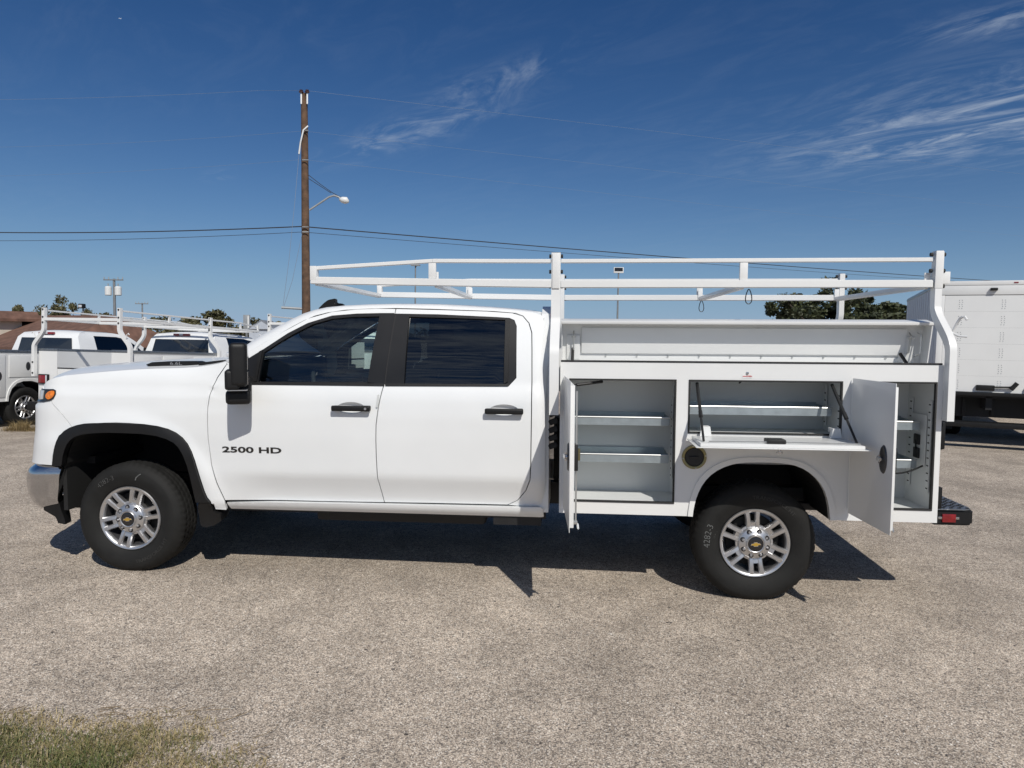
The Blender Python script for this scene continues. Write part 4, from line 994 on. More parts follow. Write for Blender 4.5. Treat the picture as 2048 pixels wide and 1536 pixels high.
# ------------------------------------------------------------------ other service trucks
def nb(mb, name, material, parent, smooth=24): return mb.build(name, material, parent, smooth, rk=False)
def side_sheet(name, poly, material, parent, x, outward, holes=(), depth=.02, off=0.):
    def fm(u, z, o_=0.): u = np.asarray(u, float); return np.stack([np.full_like(u, x)+outward*o_, u, np.asarray(z, float)], -1)
    mb = sheet_mb(poly, holes, fmap=fm, off=off, depth=depth, res=.3, edge=.08)
    return mb.build(name, material, parent, 40, False, False, True)
def work_truck(label, loc, heading, pitch=0., roll=0., has_rack=True):
    t = empty('work_truck', loc, -R(heading)); t.rotation_euler = (R(pitch), R(roll), -R(heading)); tag(t, label, 'truck', 'white service trucks parked in a row')
    W2 = 1.015
    arch = [(.80, .52), (.81, .62), (.87, .76), (.98, .86), (1.12, .90), (1.30, .90), (1.44, .86), (1.55, .76), (1.61, .62), (1.62, .52)]
    for s_ in (-1, 1):
        side_sheet('compartment_side', [(0, .52)]+arch+[(2.45, .52), (2.45, 1.45), (0, 1.45)], powder, t, s_*W2, s_)
        for y0, y1, z0, z1 in ((.06, .74, .60, 1.40), (.82, 1.62, .98, 1.40), (1.70, 2.40, .60, 1.40)):
            d_ = nb(MB().box(min(s_*W2, s_*(W2+.012)), max(s_*W2, s_*(W2+.012)), y0, y1, z0, z1, .004), 'compartment_door', powder, t)
            k = 14; cy_, cz_ = (y0+y1)/2+(.22 if y1-y0 < .75 else 0), (z0+z1)/2+(.0 if z1-z0 > .6 else .0)
            mb = MB(); mb.v = [(s_*(W2+.013+(0 if i else .004)), cy_+(.05*math.cos(2*math.pi*i/k) if i else 0), cz_+(.085*math.sin(2*math.pi*i/k) if i else 0)) for i in range(0, k+1)]
            mb.f = [(0, i, i % k+1) for i in range(1, k+1)]; nb(mb, 'paddle_latch', dark_steel, d_, None)
        a = sorted((s_*.60, s_*(W2-.021)))
        nb(MB().box(a[0], a[1], .001, .006, .52, 1.45), 'compartment_end', powder, t); nb(MB().box(a[0], a[1], 2.444, 2.449, .52, 1.45), 'compartment_end', powder, t)
        nb(MB().box(a[0], a[0]+.006, .007, 2.44, .75, 1.45) if s_ > 0 else MB().box(a[1]-.006, a[1], .007, 2.44, .75, 1.45), 'compartment_wall', powder, t)
        b_ = sorted((s_*.60, s_*(W2+.012))); nb(MB().box(b_[0], b_[1], -.004, 2.455, 1.452, 1.50, .004), 'diamond_plate_top', diamond, t)
        lip = smooth_line([(.76, .525), (.77, .63), (.83, .79), (.95, .905), (1.10, .95), (1.32, .95), (1.47, .905), (1.59, .79), (1.65, .63), (1.66, .525)], 1)
        side_sheet('wheel_lip', lip+arch[::-1], powder, t, s_*W2, s_, depth=.03, off=.015)
        V = []; F = []
        for y, z in arch: V += [(s_*(W2-.021), y, z), (s_*.5, y, z)]
        F = [(2*i, 2*i+2, 2*i+3, 2*i+1) for i in range(len(arch)-1)]; n = len(V); V.append((s_*.5, 1.2, .5)); F += [(2*i+1, 2*i+3, n) for i in range(len(arch)-1)]
        nb(MB().add(V, F), 'wheel_liner', liner, t, None)
        # tail lamp
        c_ = s_*.88; h = nb(MB().box(c_-.115, c_+.115, -.035, -.0, .84, 1.02, .012), 'tail_lamp_housing', plastic, t)
        nb(MB().box(c_-.095-(0 if s_ < 0 else -.04), c_+.095-(.04 if s_ < 0 else 0), -.045, -.036, .86, 1.0, .004), 'tail_lamp', red, h)
        nb(MB().box(*sorted((c_-s_*.09, c_-s_*.06)), -.045, -.036, .86, 1.0, .003), 'reverse_lamp', clear_lens, h)
        # cab sides glass
    nb(MB().box(-.595, .595, .002, .04, .60, 1.13, .006), 'tailgate', powder, t)
    nb(MB().box(-.59, .59, -.004, .045, 1.131, 1.15, .003), 'tailgate_strip', rubber, t)
    nb(MB().box(-.52, .52, -.008, .001, .70, 1.02, .004), 'tailgate_panel', powder, t)
    nb(MB().box(-.09, .09, -.02, -.0085, 1.055, 1.11, .004), 'tailgate_latch', plastic, t)
    nb(MB().box(-.594, .594, .05, 2.44, .70, .74), 'bed_floor', powder, t)
    nb(MB().box(-.594, .594, 2.40, 2.44, .745, 1.48, .004), 'bulkhead', powder, t)
    nb(MB().box(-.95, .95, -.30, -.005, .36, .52, .01).box(-1.0, 1.0, .0, .05, .34, .51), 'rear_bumper', plastic, t)
    lg = text_mb('ROYAL', .045, .001, .001, 1.2); lg.v = [(-.86+a, -.0005-c, .62+b) for a, b, c in lg.v]; nb(lg, 'maker_mark', badge_black, t, None)
    # cab
    cb = MB(); W = 1.0
    prof = [(2.56, .50), (2.54, 1.30), (2.62, 1.80), (2.72, 1.90), (2.95, 1.935), (3.70, 1.935), (4.05, 1.885), (4.35, 1.70), (4.78, 1.38), (5.5, 1.33), (6.05, 1.22), (6.12, .95), (6.15, .50)]
    def hw(z): return np.interp(z, [.5, .75, 1.05, 1.32, 1.80, 1.90, 1.94], [.97, 1.0, 1.01, .985, .80, .74, .62])
    n = 11; V = []; F = []
    for y, z in prof:
        for j in range(n): q = -1+2*j/(n-1); V.append((q*hw(z), y+(.05*(1-q*q) if y > 4 else -.03*(1-q*q)), z+.025*(1-q*q)*(z > 1.2)))
    for i in range(len(prof)-1):
        for j in range(n-1): F.append((i*n+j, i*n+j+1, (i+1)*n+j+1, (i+1)*n+j))
    nb(MB().add(V, F), 'cab_shell', paint, t, 40)
    for s_ in (-1, 1):
        def fm(u, z, o_=0.): u = np.asarray(u, float); z = np.asarray(z, float); return np.stack([s_*(hw(z)+o_), u, z], -1)
        pr = smooth_line(prof[:9], 1)+prof[9:]
        win = [(3.02, 1.36), (4.55, 1.36), (4.22, 1.66), (3.98, 1.80), (3.70, 1.845), (3.05, 1.845)]
        archf = [(5.9, .55), (5.82, .80), (5.62, .93), (5.36, .95), (5.12, .86), (5.02, .68), (5.0, .50)]
        sheet_mb([(2.56, .50)]+[(2.54, 1.30), (2.62, 1.80), (2.72, 1.90), (2.95, 1.93), (3.70, 1.93), (4.05, 1.88), (4.35, 1.695), (4.78, 1.375), (5.5, 1.325), (6.05, 1.21), (6.12, .95), (6.12, .55)]+archf, [win], fmap=fm, depth=.02, res=.1, edge=.05).build('cab_side', paint, t, 40, False, False, True)
        sheet_mb(win, fmap=fm, off=-.006, depth=.005, res=.1, edge=.08).build('side_window', glass_rear, t, 40, False, False, True)
        nb(MB().box(*sorted((s_*1.02, s_*1.26)), 4.25, 4.36, 1.30, 1.62, .03, 3).box(*sorted((s_*.9, s_*1.05)), 4.27, 4.34, 1.32, 1.38), 'door_mirror', plastic, t)
    rw = [(-.74, 1.36), (.74, 1.36), (.665, 1.76), (-.665, 1.76)]
    V = [(x, np.interp(z, [1.30, 1.80], [2.54, 2.62])-.030*(1-(x/hw(z))**2)-.014, z+.02) for x, z in rw]; V += [(0, V[0][1]+(-.016), rw[0][1]+.02), (0, V[2][1]-.012, rw[2][1]+.02)]
    nb(MB().add(V, [(0, 4, 5, 3), (4, 1, 2, 5)]), 'rear_window', mat('dark_rear_glass', (.012, .016, .022), .05, coat=1.) if 'dark_rear_glass' not in MATS else MATS['dark_rear_glass'], t, None)
    h = nb(MB().box(-.20, .20, 2.575, 2.62, 1.858, 1.905, .006), 'high_brake_light', red, t); nb(MB().box(-.045, .045, 2.570, 2.574, 1.866, 1.898), 'cargo_lamp', clear_lens, h)
    # rack
    for s_ in (-1, 1) if has_rack else ():
        for y in (-.06, 2.44):
            pts = [(s_*1.055, y, .98), (s_*1.055, y, 1.52)]+[(s_*(1.055-.225*float(sstep(0, 1, q))), y, 1.52+.36*q) for q in np.linspace(.08, 1, 11)]+[(s_*.83, y, 2.25)]
            p_ = MB().sweep_rect(pts, .06, .065, (0, 1, 0)).build('rack_post', powder, t, 30, rk=False)
            for z in (1.04, 1.24, 1.98, 2.08, 2.22): nb(MB().tube([(s_*(1.055 if z < 1.5 else .83), y-.031, z), (s_*(1.055 if z < 1.5 else .83), y-.042, z)], .016, 8), 'bolt', rubber, p_, None)
        nb(MB().bar((s_*.83, -.03, 2.20), (s_*.83, 3.5, 2.20), .03, .03).bar((s_*.83, 3.5, 2.20), (s_*.80, 4.2, 2.14), .03, .03), 'rack_top_rail', powder, t)
        nb(MB().bar((s_*.83, -.03, 2.045), (s_*.83, 4.2, 2.045), .05, .05), 'rack_lower_rail', powder, t)
        for y in (1.2, 3.5, 4.18): nb(MB().box(s_*.83-.013, s_*.83+.013, y-.025, y+.025, 2.07, 2.185), 'rack_upright', powder, t)
        nb(MB().tube([(s_*.99, -.09, 1.70), (s_*1.02, -.1, 1.78), (s_*1.05, -.1, 1.80), (s_*1.07, -.1, 1.77)], .008, 6), 'tie_hook', powder, t)
    for y in (-.06, 1.2, 2.44, 3.5, 4.18) if has_rack else (): nb(MB().bar((-.86 if y < 0 else -.80, y, 2.04), (.86 if y < 0 else .80, y, 2.04), .045, .055), 'rack_crossbar', powder, t)
    nb(MB().box(-.55, -.45, .0, 5.9, .45, .60).box(.45, .55, .0, 5.9, .45, .60), 'frame', under, t)
    for y in (1.21, 5.45): nb(MB().tube([(-.8, y, .385), (.8, y, .385)], .06, 8), 'axle', under, t)
    nb(MB().box(-.86, .86, 2.9, 4.9, .42, .52), 'underbody', under, t)
    for y in (1.21, 5.45):
        for s_ in (-1, 1):
            w = add_wheel(t, (s_*1.0, y, .3855), False, 20, full=False); w.rotation_euler = (0, 0, s_*math.pi/2)
    return t
hA = 8.6
Arr = at(258, 700, 12.7)
def place(rr, h, w=1.03): a = R(h); return (rr[0]-w*math.cos(a), rr[1]+w*math.sin(a))
xA, yA = place(Arr, hA)
work_truck('white service truck whose tailgate faces the crew cab truck\'s nose, between two others', (xA, yA, -.13), hA, -2.3)
Bw = at(52, 813, 13.9); a = R(hA); bx_, by_ = Bw[0]-1.21*math.sin(a)-1.0*math.cos(a), Bw[1]-1.21*math.cos(a)+1.0*math.sin(a)
work_truck('white service truck standing behind the tuft of dry grass', (bx_, by_, -.15), hA, -2.0, has_rack=False)
Cl = at(540, 640, 15.6); work_truck('white service truck mostly hidden behind the crew cab truck\'s windscreen', (Cl[0]+.83*math.cos(R(5)), Cl[1]-.83*math.sin(R(5)), -.12), 5, -1.2)

# ------------------------------------------------------------------ box truck
def box_truck():
    D = 12.0; P = at(1872, 700, D); h = 19.; W2 = 1.22
    t = empty('box_truck', (P[0]+W2*math.cos(R(h))*1, P[1]-W2*math.sin(R(h))*1, 0), -R(h)); tag(t, 'white box truck with closed roll-up rear door and black chassis', 'box truck')
    z0, z1, L = .92, 2.74, 5.5
    side = mat('box_side_panel', (.62, .64, .66), .45, var=.04)
    for s_ in (-1, 1):
        nb(MB().box(*sorted((s_*W2, s_*(W2-.04))), .06, L, z0, z1-.06), 'box_side', side, t)
        mb_n = 14
        for i in range(mb_n):
            y = .35+i*(L-.5)/mb_n; nb(MB().box(*sorted((s_*(W2+.001), s_*(W2+.006))), y, y+.03, z0+.02, z1-.08), 'side_post', side, t, None)
        nb(MB().box(*sorted((s_*W2*1.002, s_*(W2-.09))), .0, .06, z0-.0, z1-.22, .006), 'door_post', powder, t)
        nb(MB().box(*sorted((s_*(W2+.012), s_*(W2-.05))), .061, L, z1-.06, z1, .01), 'roof_rail', galv, t)
    nb(MB().box(-W2, W2, .061, L, z1-.02, z1+.012), 'box_roof', powder, t); nb(MB().box(-W2+.04, W2-.04, L-.05, L, z0, z1-.06), 'box_front', side, t)
    hd = nb(MB().box(-W2, W2, -.004, .06, z1-.215, z1-.06, .006).box(-W2, W2, -.010, .06, z1-.058, z1+.014, .008), 'door_header', powder, t)
    for x in (-.15, 0, .15): nb(MB().box(x-.03, x+.03, -.016, -.0105, z1-.03, z1-.012), 'marker_lamp', red, hd, None)
    nb(MB().box(-.50, -.40, -.06, -.005, z1-.15, z1-.105, .008), 'plate_lamp', plastic, hd)
    # roll-up door: stacked panels with rivet groups
    pz = np.linspace(z0+.0, z1-.222, 7); cols = [-.90, -.30, .30, .90]
    dr = nb(MB().box(-W2+.095, W2-.095, .022, .03, z0, z1-.2), 'roll_up_door', dark_gap, t, None)
    for i in range(6):
        p_ = nb(MB().box(-W2+.093, W2-.093, .006, .0215, pz[i]+.0006, pz[i+1]-.0006), 'door_panel', powder, dr, None)
        mb = MB()
        for c in cols:
            for k in range(5):
                for dx in (-.02, .02): mb.lathe([(0, -.005), (.006, -.004), (.0075, 0)], (c+dx+(.006 if k % 2 else 0), .006, pz[i]+.05+k*.034), 6)
        nb(mb, 'rivets', grey_metal, p_, None)['kind'] = 'stuff'
    nb(MB().box(-.62, -.36, -.045, .004, z0+.03, z0+.12, .012).bar((-.40, -.03, z0+.09), (-.10, -.03, z0+.10), .03, .025).tube([(-.14, -.05, z0+.06), (-.06, -.05, z0+.17)], .035, 6), 'door_latch', plastic, t)
    nb(MB().box(.05, .35, -.03, .004, z0+.03, z0+.09, .01), 'door_latch', plastic, t)
    # folded lift gate, bumper, chassis
    nb(MB().box(-W2+.02, W2-.02, -.05, .05, z0-.06, z0-.003, .004), 'rear_sill', plastic, t)
    nb(MB().box(-1.10, 1.10, .55, .60, .46, z0-.105), 'lift_gate', under, t)
    for x in (-.95, -.72, -.30, .25): nb(MB().box(x, x+.05, .50, .549, .48, z0-.11, .003), 'lift_gate_rib', under, t)
    nb(MB().box(-W2+.03, W2-.03, -.32, -.03, .36, .44, .006), 'step_bumper', plastic, t)
    nb(MB().box(-.45, -.36, .1, 7.6, .62, .84).box(.36, .45, .1, 7.6, .62, .84).box(-1.1, 1.1, .1, L, z0-.10, z0-.005), 'chassis', under, t)
    for y in (1.9, 6.6): nb(MB().tube([(-.9, y, .42), (.9, y, .42)], .07, 8), 'axle', under, t)
    cb = MB().box(-1.0, 1.0, 5.7, 7.6, .55, 2.15, .12, 3); nb(cb, 'cab', paint, t); nb(MB().box(-.9, .9, 7.601, 7.62, 1.35, 1.95, .004), 'windscreen', MATS['dark_rear_glass'], t)
    for s_ in (-1, 1):
        w = add_wheel(t, (s_*1.12, 1.9, .3855), False, 10, full=False); w.rotation_euler = (0, 0, s_*math.pi/2)
        w = add_wheel(t, (s_*.82, 1.9, .3855), False, 10, full=False); w.rotation_euler = (0, 0, s_*math.pi/2)
        w = add_wheel(t, (s_*1.0, 6.6, .3855), False, 10, full=False); w.rotation_euler = (0, 0, s_*math.pi/2)
        nb(MB().box(*sorted((s_*.75, s_*1.18)), 1.25, 1.27, .15, .80), 'mud_flap', rubber, t)
box_truck()

# ------------------------------------------------------------------ poles, lamps, wires
wood = mat('weathered_pole_wood', (.115, .068, .042), .9, var=.45, vscale=5, bump=.6, bscale=30, detail=8)
def wire(name, pts, r, label, material=wire_m, sag=0., n=24, group='overhead wires'):
    P = []
    for a, b in zip(pts[:-1], pts[1:]):
        a, b = np.array(a, float), np.array(b, float)
        for t in np.linspace(0, 1, n, endpoint=False): q = a*(1-t)+b*t; q[2] -= 4*sag*t*(1-t); P.append(tuple(q))
    P.append(tuple(pts[-1])); o = MB().tube(P, r, 5).build(name, material, None, 60, rk=False, recalc=False); tag(o, label, 'wire', group); return o
PD = 26.
base = at(613, 690, PD); topp = at(608.5, 188, PD); gzp = -.4
lean = (topp-base)/(topp[2]-base[2]); foot = base+lean*(gzp-base[2])
pole = empty('utility_pole', tuple(foot)); tag(pole, 'tall brown wooden utility pole carrying a street lamp arm', 'utility pole')
def rel(P): return Vector(P)-Vector(foot)
def pp(px, py, dD=0.): return rel(at(px, py, PD+dD))
nb(MB().tube([rel(foot+lean*t*(topp[2]-gzp)) for t in np.linspace(0, 1, 12)], [.165-.048*t for t in np.linspace(0, 1, 12)], 16), 'pole_shaft', wood, pole, 60)
for px in (602.5, 614.5):
    nb(MB().bar(pp(px, 208, -.12), pp(px, 185, -.12), .05, .03), 'insulator_bracket', white_metal, pole)
    a_ = pp(px, 186, -.12); nb(MB().tube([a_+Vector((0, 0, k)) for k in (0, .02, .05, .06, .10, .12)], [.05, .085, .085, .05, .07, .03], 12), 'insulator', porcelain, pole)
arm = nb(MB().tube([pp(619, 420), pp(640, 406), pp(658, 394), pp(668, 391), pp(677, 394), pp(681, 397)], [.035]*6, 8), 'lamp_arm', grey_metal, pole, 60)
hp = pp(689, 401); nb(MB().tube([pp(679, 398.5), pp(684, 399.5), pp(692, 401), pp(697, 404)], [.05, .11, .13, .05], 12), 'lamp_head', white_metal, arm, 60)
nb(MB().tube([pp(617, 350), pp(640, 368), pp(664, 385), pp(684, 396)], .012, 5).tube([pp(617, 357), pp(662, 386)], .012, 5), 'arm_stay', wire_m, pole)
nb(MB().tube([pp(616, 252, -.2), pp(607, 260, -.25), pp(601, 285, -.2), pp(598, 308, -.2)], .03, 6), 'conduit_end', white_metal, pole, 60)
for y_ in (261, 320, 454, 464): nb(MB().tube([pp(604.5, y_, -.2), pp(617, y_, -.2)], .022, 6), 'wire_clamp', grey_metal, pole, 60)
nb(MB().tube([pp(563, 615, -.1), pp(612, 618, 0)], .045, 8), 'guy_strut', grey_metal, pole, 60)
nb(MB().tube([pp(598, 308, -.2), pp(590, 400, -.2), pp(578, 520, -.2), pp(566, 612, -.1)], .008, 5).tube([pp(604, 468, -.1), pp(585, 560, -.1), pp(568, 612, -.1)], .008, 5), 'guy_wire', wire_p, pole)
far = [at(2140, 572, 58), at(2140, 578, 58)]
wire('power_line', [at(-160, 462, 31), at(604, 453, PD), at(2140, 571, 62)], .021, 'thick black cable running past the street lamp pole', sag=.14)
wire('power_line', [at(-160, 480, 31), at(604, 464, PD), at(2140, 576, 62)], .0095, 'thin black cable just below the thick one', sag=.14)
wire('power_line', [at(-160, 296, 30), at(606, 262, PD), at(2200, 430, 62)], .0035, 'pale wire tied high on the wooden pole', wire_p, sag=.15)
wire('power_line', [at(-160, 354, 30), at(606, 319, PD), at(2200, 486, 62)], .0035, 'pale wire tied midway up the wooden pole', wire_p, sag=.15)
wire('power_line', [at(520, 181, 28), at(602, 181.5, PD), at(615, 181.5, PD), at(2200, 366, 60)], .0045, 'pale wire crossing the insulators on the pole top', wire_p)
wire('power_line', [at(-160, 200, 30), at(520, 181, 28)], .0045, 'faint wire reaching the pole top insulators', wire_p, sag=.1)
# pole with transformers, far
def far_pole(px, ytop, D, label, r=.13, arm_w=0., tr=False):
    b = at(px, 690, D); b = np.array([b[0], b[1], -1.2]); tp = at(px, ytop, D); o = empty('utility_pole', tuple(b)); tag(o, label, 'utility pole')
    hgt = tp[2]-b[2]; nb(MB().tube([(0, 0, 0), (0, 0, hgt)], [r, r*.7], 10), 'pole_shaft', grey_pole, o, 60)
    if arm_w: nb(MB().bar((-arm_w, -.1, hgt-.12), (arm_w, -.1, hgt-.12), .09, .11), 'crossarm', grey_pole, o)
    if arm_w:
        for k in (-1, -.5, .5, 1): nb(MB().tube([(arm_w*k*.95, -.1, hgt-.06), (arm_w*k*.95, -.1, hgt+.16)], [.05, .03], 8), 'insulator', grey_metal, o)
    if tr:
        for k in (-.52, .45): 
            q = nb(MB().tube([(k, -.1, hgt-1.55), (k, -.1, hgt-1.5), (k, -.1, hgt-.80), (k, -.1, hgt-.72)], [.24, .29, .29, .2], 14), 'transformer', white_metal, o)
            nb(MB().tube([(k, -.1, hgt-.72), (k, -.1, hgt-.45)], .05, 8), 'bushing', grey_metal, q)
    return o
far_pole(231, 558, 66, 'distant pole with a pair of white transformer cans', .15, .95, True)
far_pole(286, 606, 95, 'distant thin pole with a lamp arm behind the ladder rack', .13, .9)
def lamp_pole(px, ytop, D, label, kind):
    b = at(px, 690, D); b = np.array([b[0], b[1], -1.0]); tp = at(px, ytop, D); hgt = tp[2]-b[2]; o = empty('light_pole', tuple(b)); tag(o, label, 'light pole')
    nb(MB().tube([(0, 0, 0), (0, 0, hgt)], [.09, .06], 8), 'pole_shaft', grey_pole, o, 60)
    if kind == 'flood':
        f_ = nb(MB().box(-.40, .40, -.12, .12, hgt, hgt+.46, .03), 'flood_light', white_metal, o); nb(MB().box(-.33, .33, -.135, -.121, hgt+.14, hgt+.42, .004), 'lamp_glass', gloss_black, f_)
    elif kind == 'tee':
        f_ = nb(MB().box(-.42, .42, -.25, .25, hgt+.02, hgt+.12, .02).box(-.30, .30, -.2, .2, hgt+.14, hgt+.26, .02), 'lamp_head', grey_metal, o)
        nb(MB().bar((0, -.45, hgt), (0, .45, hgt), .05, .06), 'lamp_arm', grey_pole, o)
    else:
        nb(MB().box(-.28, .22, -.3, .1, hgt, hgt+.4, .1, 3), 'lamp_head', plastic, o); nb(MB().box(-.2, .1, -.32, -.301, hgt+.08, hgt+.3, .02), 'lamp_glass', clear_lens, o)
lamp_pole(1233.5, 547, 58, 'grey pole topped by a square floodlight', 'flood')
lamp_pole(830, 533, 66, 'grey pole topped by a flat T-shaped lamp', 'tee')
lamp_pole(168, 617, 62, 'short lamp with a round black head above the brown roof', 'round')
sb = at(494, 690, 62); so_ = empty('pylon_sign', (sb[0], sb[1], -1.)); tag(so_, 'blank grey pylon sign panel above the parked trucks', 'sign')
nb(MB().box(-.28, .28, -.1, .1, 2.9, 4.2, .02), 'sign_panel', grey_metal, so_); nb(MB().box(-.08, .08, -.06, .06, 0, 2.9), 'sign_post', grey_pole, so_)
nb(MB().box(.12, .26, -.112, -.101, 2.95, 4.1), 'sign_face', white_metal, so_)

# ------------------------------------------------------------------ buildings
shingle = mat('brown_shingles', (.155, .085, .062), .95, var=.35, vscale=2.2, bump=.5, bscale=12, detail=9)
stucco = mat('cream_stucco', (.55, .50, .42), .85, var=.08)
def house():
    D = 46.; c0 = at(-60, 690, D); o = empty('building', (c0[0], c0[1], -2.2), R(-28)); tag(o, 'low cream building with a brown shingle roof and dormer', 'building')
    zr, ze = at(75, 629, D)[2]+2.2, at(150, 694, D)[2]+2.2; L = 11.2
    nb(MB().box(-6, L-1.0, .6, 8, 0, ze), 'wall', stucco, o)
    V = [(-7, -.2, ze), (L, -.2, ze), (L, 8.6, ze), (-7, 8.6, ze), (-5, 4.2, zr), (L-1.6, 4.2, zr)]
    nb(MB().add(V, [(0, 1, 5, 4), (1, 2, 5), (2, 3, 4, 5), (3, 0, 4), (3, 2, 1, 0)]), 'roof', shingle, o, None)
    nb(MB().box(-7.02, L+.02, -.23, -.2, ze-.14, ze+.02), 'fascia_board', shingle, o)
    d = nb(MB().box(-5.5, 1.05, -.9, 2.6, ze-1.6, zr-.45), 'dormer', stucco, o)
    nb(MB().prism([(-5.8, zr-.45), (1.5, zr-.45), (1.5, zr-.28), (.9, zr+.22), (-5.8, zr+.22)], -1.3, 3.6), 'dormer_roof', shingle, o, None)
    nb(MB().box(-3.5, .35, -.96, -.905, ze-.05, zr-.62, .01), 'sign_board', white_metal, d)
    tx = text_mb('net', .5, .004, .004, 1.1); tx.v = [(-.45+a, -.965-c, ze+.2+b) for a, b, c in tx.v]; nb(tx, 'sign_print', badge_black, d, None)
    nb(MB().box(-2.5, .2, -.93, -.905, ze-1.5, ze-.5), 'window', MATS['dark_rear_glass'], d)
    nb(MB().box(-5.5, 1.4, -1.2, -.91, ze-.42, ze-.12), 'canopy', shingle, d)
house()
def cottage():
    c0 = at(524, 690, 60); o = empty('shed', (c0[0], c0[1], -1.), R(12)); tag(o, 'small pale grey gabled shed behind the ladder racks', 'shed')
    w = 1.05; nb(MB().box(-w, w, 0, 4, 0, 3.0), 'wall', mat('grey_siding', (.42, .46, .52), .7, var=.1), o)
    nb(MB().prism([(-w-.15, 2.95), (w+.15, 2.95), (0, 3.75)], -.15, 4.2), 'roof', mat('grey_shingles', (.20, .22, .25), .9, var=.2), o, None)
    nb(MB().prism([(-w+.05, 2.98), (w-.05, 2.98), (0, 3.62)], -.17, -.155), 'gable', MATS['grey_siding'], o, None)
cottage()

# ------------------------------------------------------------------ trees
bark = mat('bark', (.055, .042, .032), .95, var=.3, bump=.5, bscale=20)
def leaf_mat(name, c):
    mt = bpy.data.materials.new(name); mt.use_nodes = True; t = mt.node_tree; b = t.nodes['Principled BSDF']; b.inputs['Roughness'].default_value = .6
    oi = N(t, 'ShaderNodeTexCoord'); nz = N(t, 'ShaderNodeTexNoise'); nz.inputs['Scale'].default_value = 1.3; nz.inputs['Detail'].default_value = 6; t.links.new(oi.outputs['Object'], nz.inputs['Vector'])
    cr = N(t, 'ShaderNodeValToRGB'); cr.color_ramp.elements[0].position = .3; cr.color_ramp.elements[1].position = .72
    cr.color_ramp.elements[0].color = (c[0]*.55, c[1]*.55, c[2]*.6, 1); cr.color_ramp.elements[1].color = (c[0]*1.5, c[1]*1.35, c[2]*1.2, 1)
    t.links.new(nz.outputs[0], cr.inputs[0]); t.links.new(cr.outputs[0], b.inputs['Base Color']); b.inputs['Transmission Weight'].default_value = 0; return mt
leaf_a, leaf_b = leaf_mat('oak_leaves', (.048, .062, .026)), leaf_mat('dry_oak_leaves', (.085, .085, .035))
def tree_meshes(seed, Rx, Hz_, trunk, nclump, nleaf, leaf):
    g = np.random.default_rng(seed); cent = []
    while len(cent) < nclump:
        p = g.uniform(-1, 1, 3)
        if (p**2).sum() < 1 and (p**2).sum() > .12: cent.append((p[0]*Rx*g.uniform(.75, 1.05), p[1]*Rx, trunk+Hz_*(.5+.5*p[2])*g.uniform(.85, 1.08)))
    cent = np.array(cent); rad = g.uniform(.10, .22, nclump)*Rx
    P = np.repeat(cent, nleaf, 0); rr = np.repeat(rad, nleaf); d = g.normal(size=P.shape); d /= np.linalg.norm(d, axis=1, keepdims=True)
    P = P+d*(rr*g.uniform(.3, 1.15, len(P)))[:, None]*np.array([1, 1, .72]); s_ = leaf*g.uniform(.6, 1.4, len(P))
    a = g.normal(size=P.shape); a /= np.linalg.norm(a, axis=1, keepdims=True); b = np.cross(a, g.normal(size=P.shape)); b /= np.linalg.norm(b, axis=1, keepdims=True)
    V = np.empty((len(P)*4, 3)); V[0::4] = P-a*s_[:, None]; V[1::4] = P-b*s_[:, None]*.5; V[2::4] = P+a*s_[:, None]; V[3::4] = P+b*s_[:, None]*.5
    F = np.arange(len(V)).reshape(-1, 4).tolist()
    me = bpy.data.meshes.new('crown'); me.from_pydata(V.tolist(), [], F)
    mb = MB().tube([(0, 0, -1.5), (0, 0, trunk*.5), (.1, 0, trunk), (.0, .1, trunk+Hz_*.4)], [.32, .26, .22, .12], 10)
    for i in range(9):
        c = cent[int(g.integers(len(cent)))]; mb.tube([(0, 0, trunk*.8), (c[0]*.45, c[1]*.45, trunk+(c[2]-trunk)*.5), tuple(c)], [.13, .08, .03], 6)
    o = mb.build('trunk', bark, None, 60, rk=False); tm = o.data; bpy.data.objects.remove(o)
    return me, tm
TM = [tree_meshes(1, 3.4, 4.4, 1.9, 60, 190, .13), tree_meshes(2, 2.8, 4.2, 1.7, 46, 200, .14), tree_meshes(3, 3.0, 3.6, 1.6, 50, 190, .14)]
TMb = [(m.copy(), t_) for m, t_ in TM]
for m_, _ in TM: m_.materials.append(leaf_a)
for m_, _ in TMb: m_.materials.append(leaf_b)
def tree(px, ytop, D, hgt, var, label, dry=False, wide=1., group='trees beyond the parking lot'):
    tp = at(px, ytop, D); bz = tp[2]-hgt; o = empty('oak_tree', (tp[0], tp[1], bz), random.uniform(0, 6)); tag(o, label, 'tree', group)
    me, tm = (TMb if dry else TM)[var]; h0 = (6.0, 5.6, 5.0)[var]; s_ = hgt/h0
    for n_, m_ in (('crown', me), ('trunk', tm)):
        c = bpy.data.objects.new(n_, m_); col.objects.link(c); c.parent = o
    o.scale = (s_*wide, s_*wide, s_)
tree(1662, 580, 56, 7.0, 0, 'dark green oak seen under the ladder rack, its top reaching the crossbar', wide=1.12)
tree(1738, 598, 58, 6.0, 2, 'dark green oak right of the tallest oak, beside the box truck', wide=1.3)
tree(1600, 602, 60, 6.0, 1, 'low dark green oak at the end of the group beneath the rack', wide=1.25)
tree(128, 610, 75, 8.0, 0, 'olive oak rising above the brown shingle roof', True, .72)
tree(46, 624, 82, 8.0, 1, 'olive oak top just showing over the brown ridge', True, .7)
hedge_lab = 'olive green oak in the tree line behind the parked service trucks'
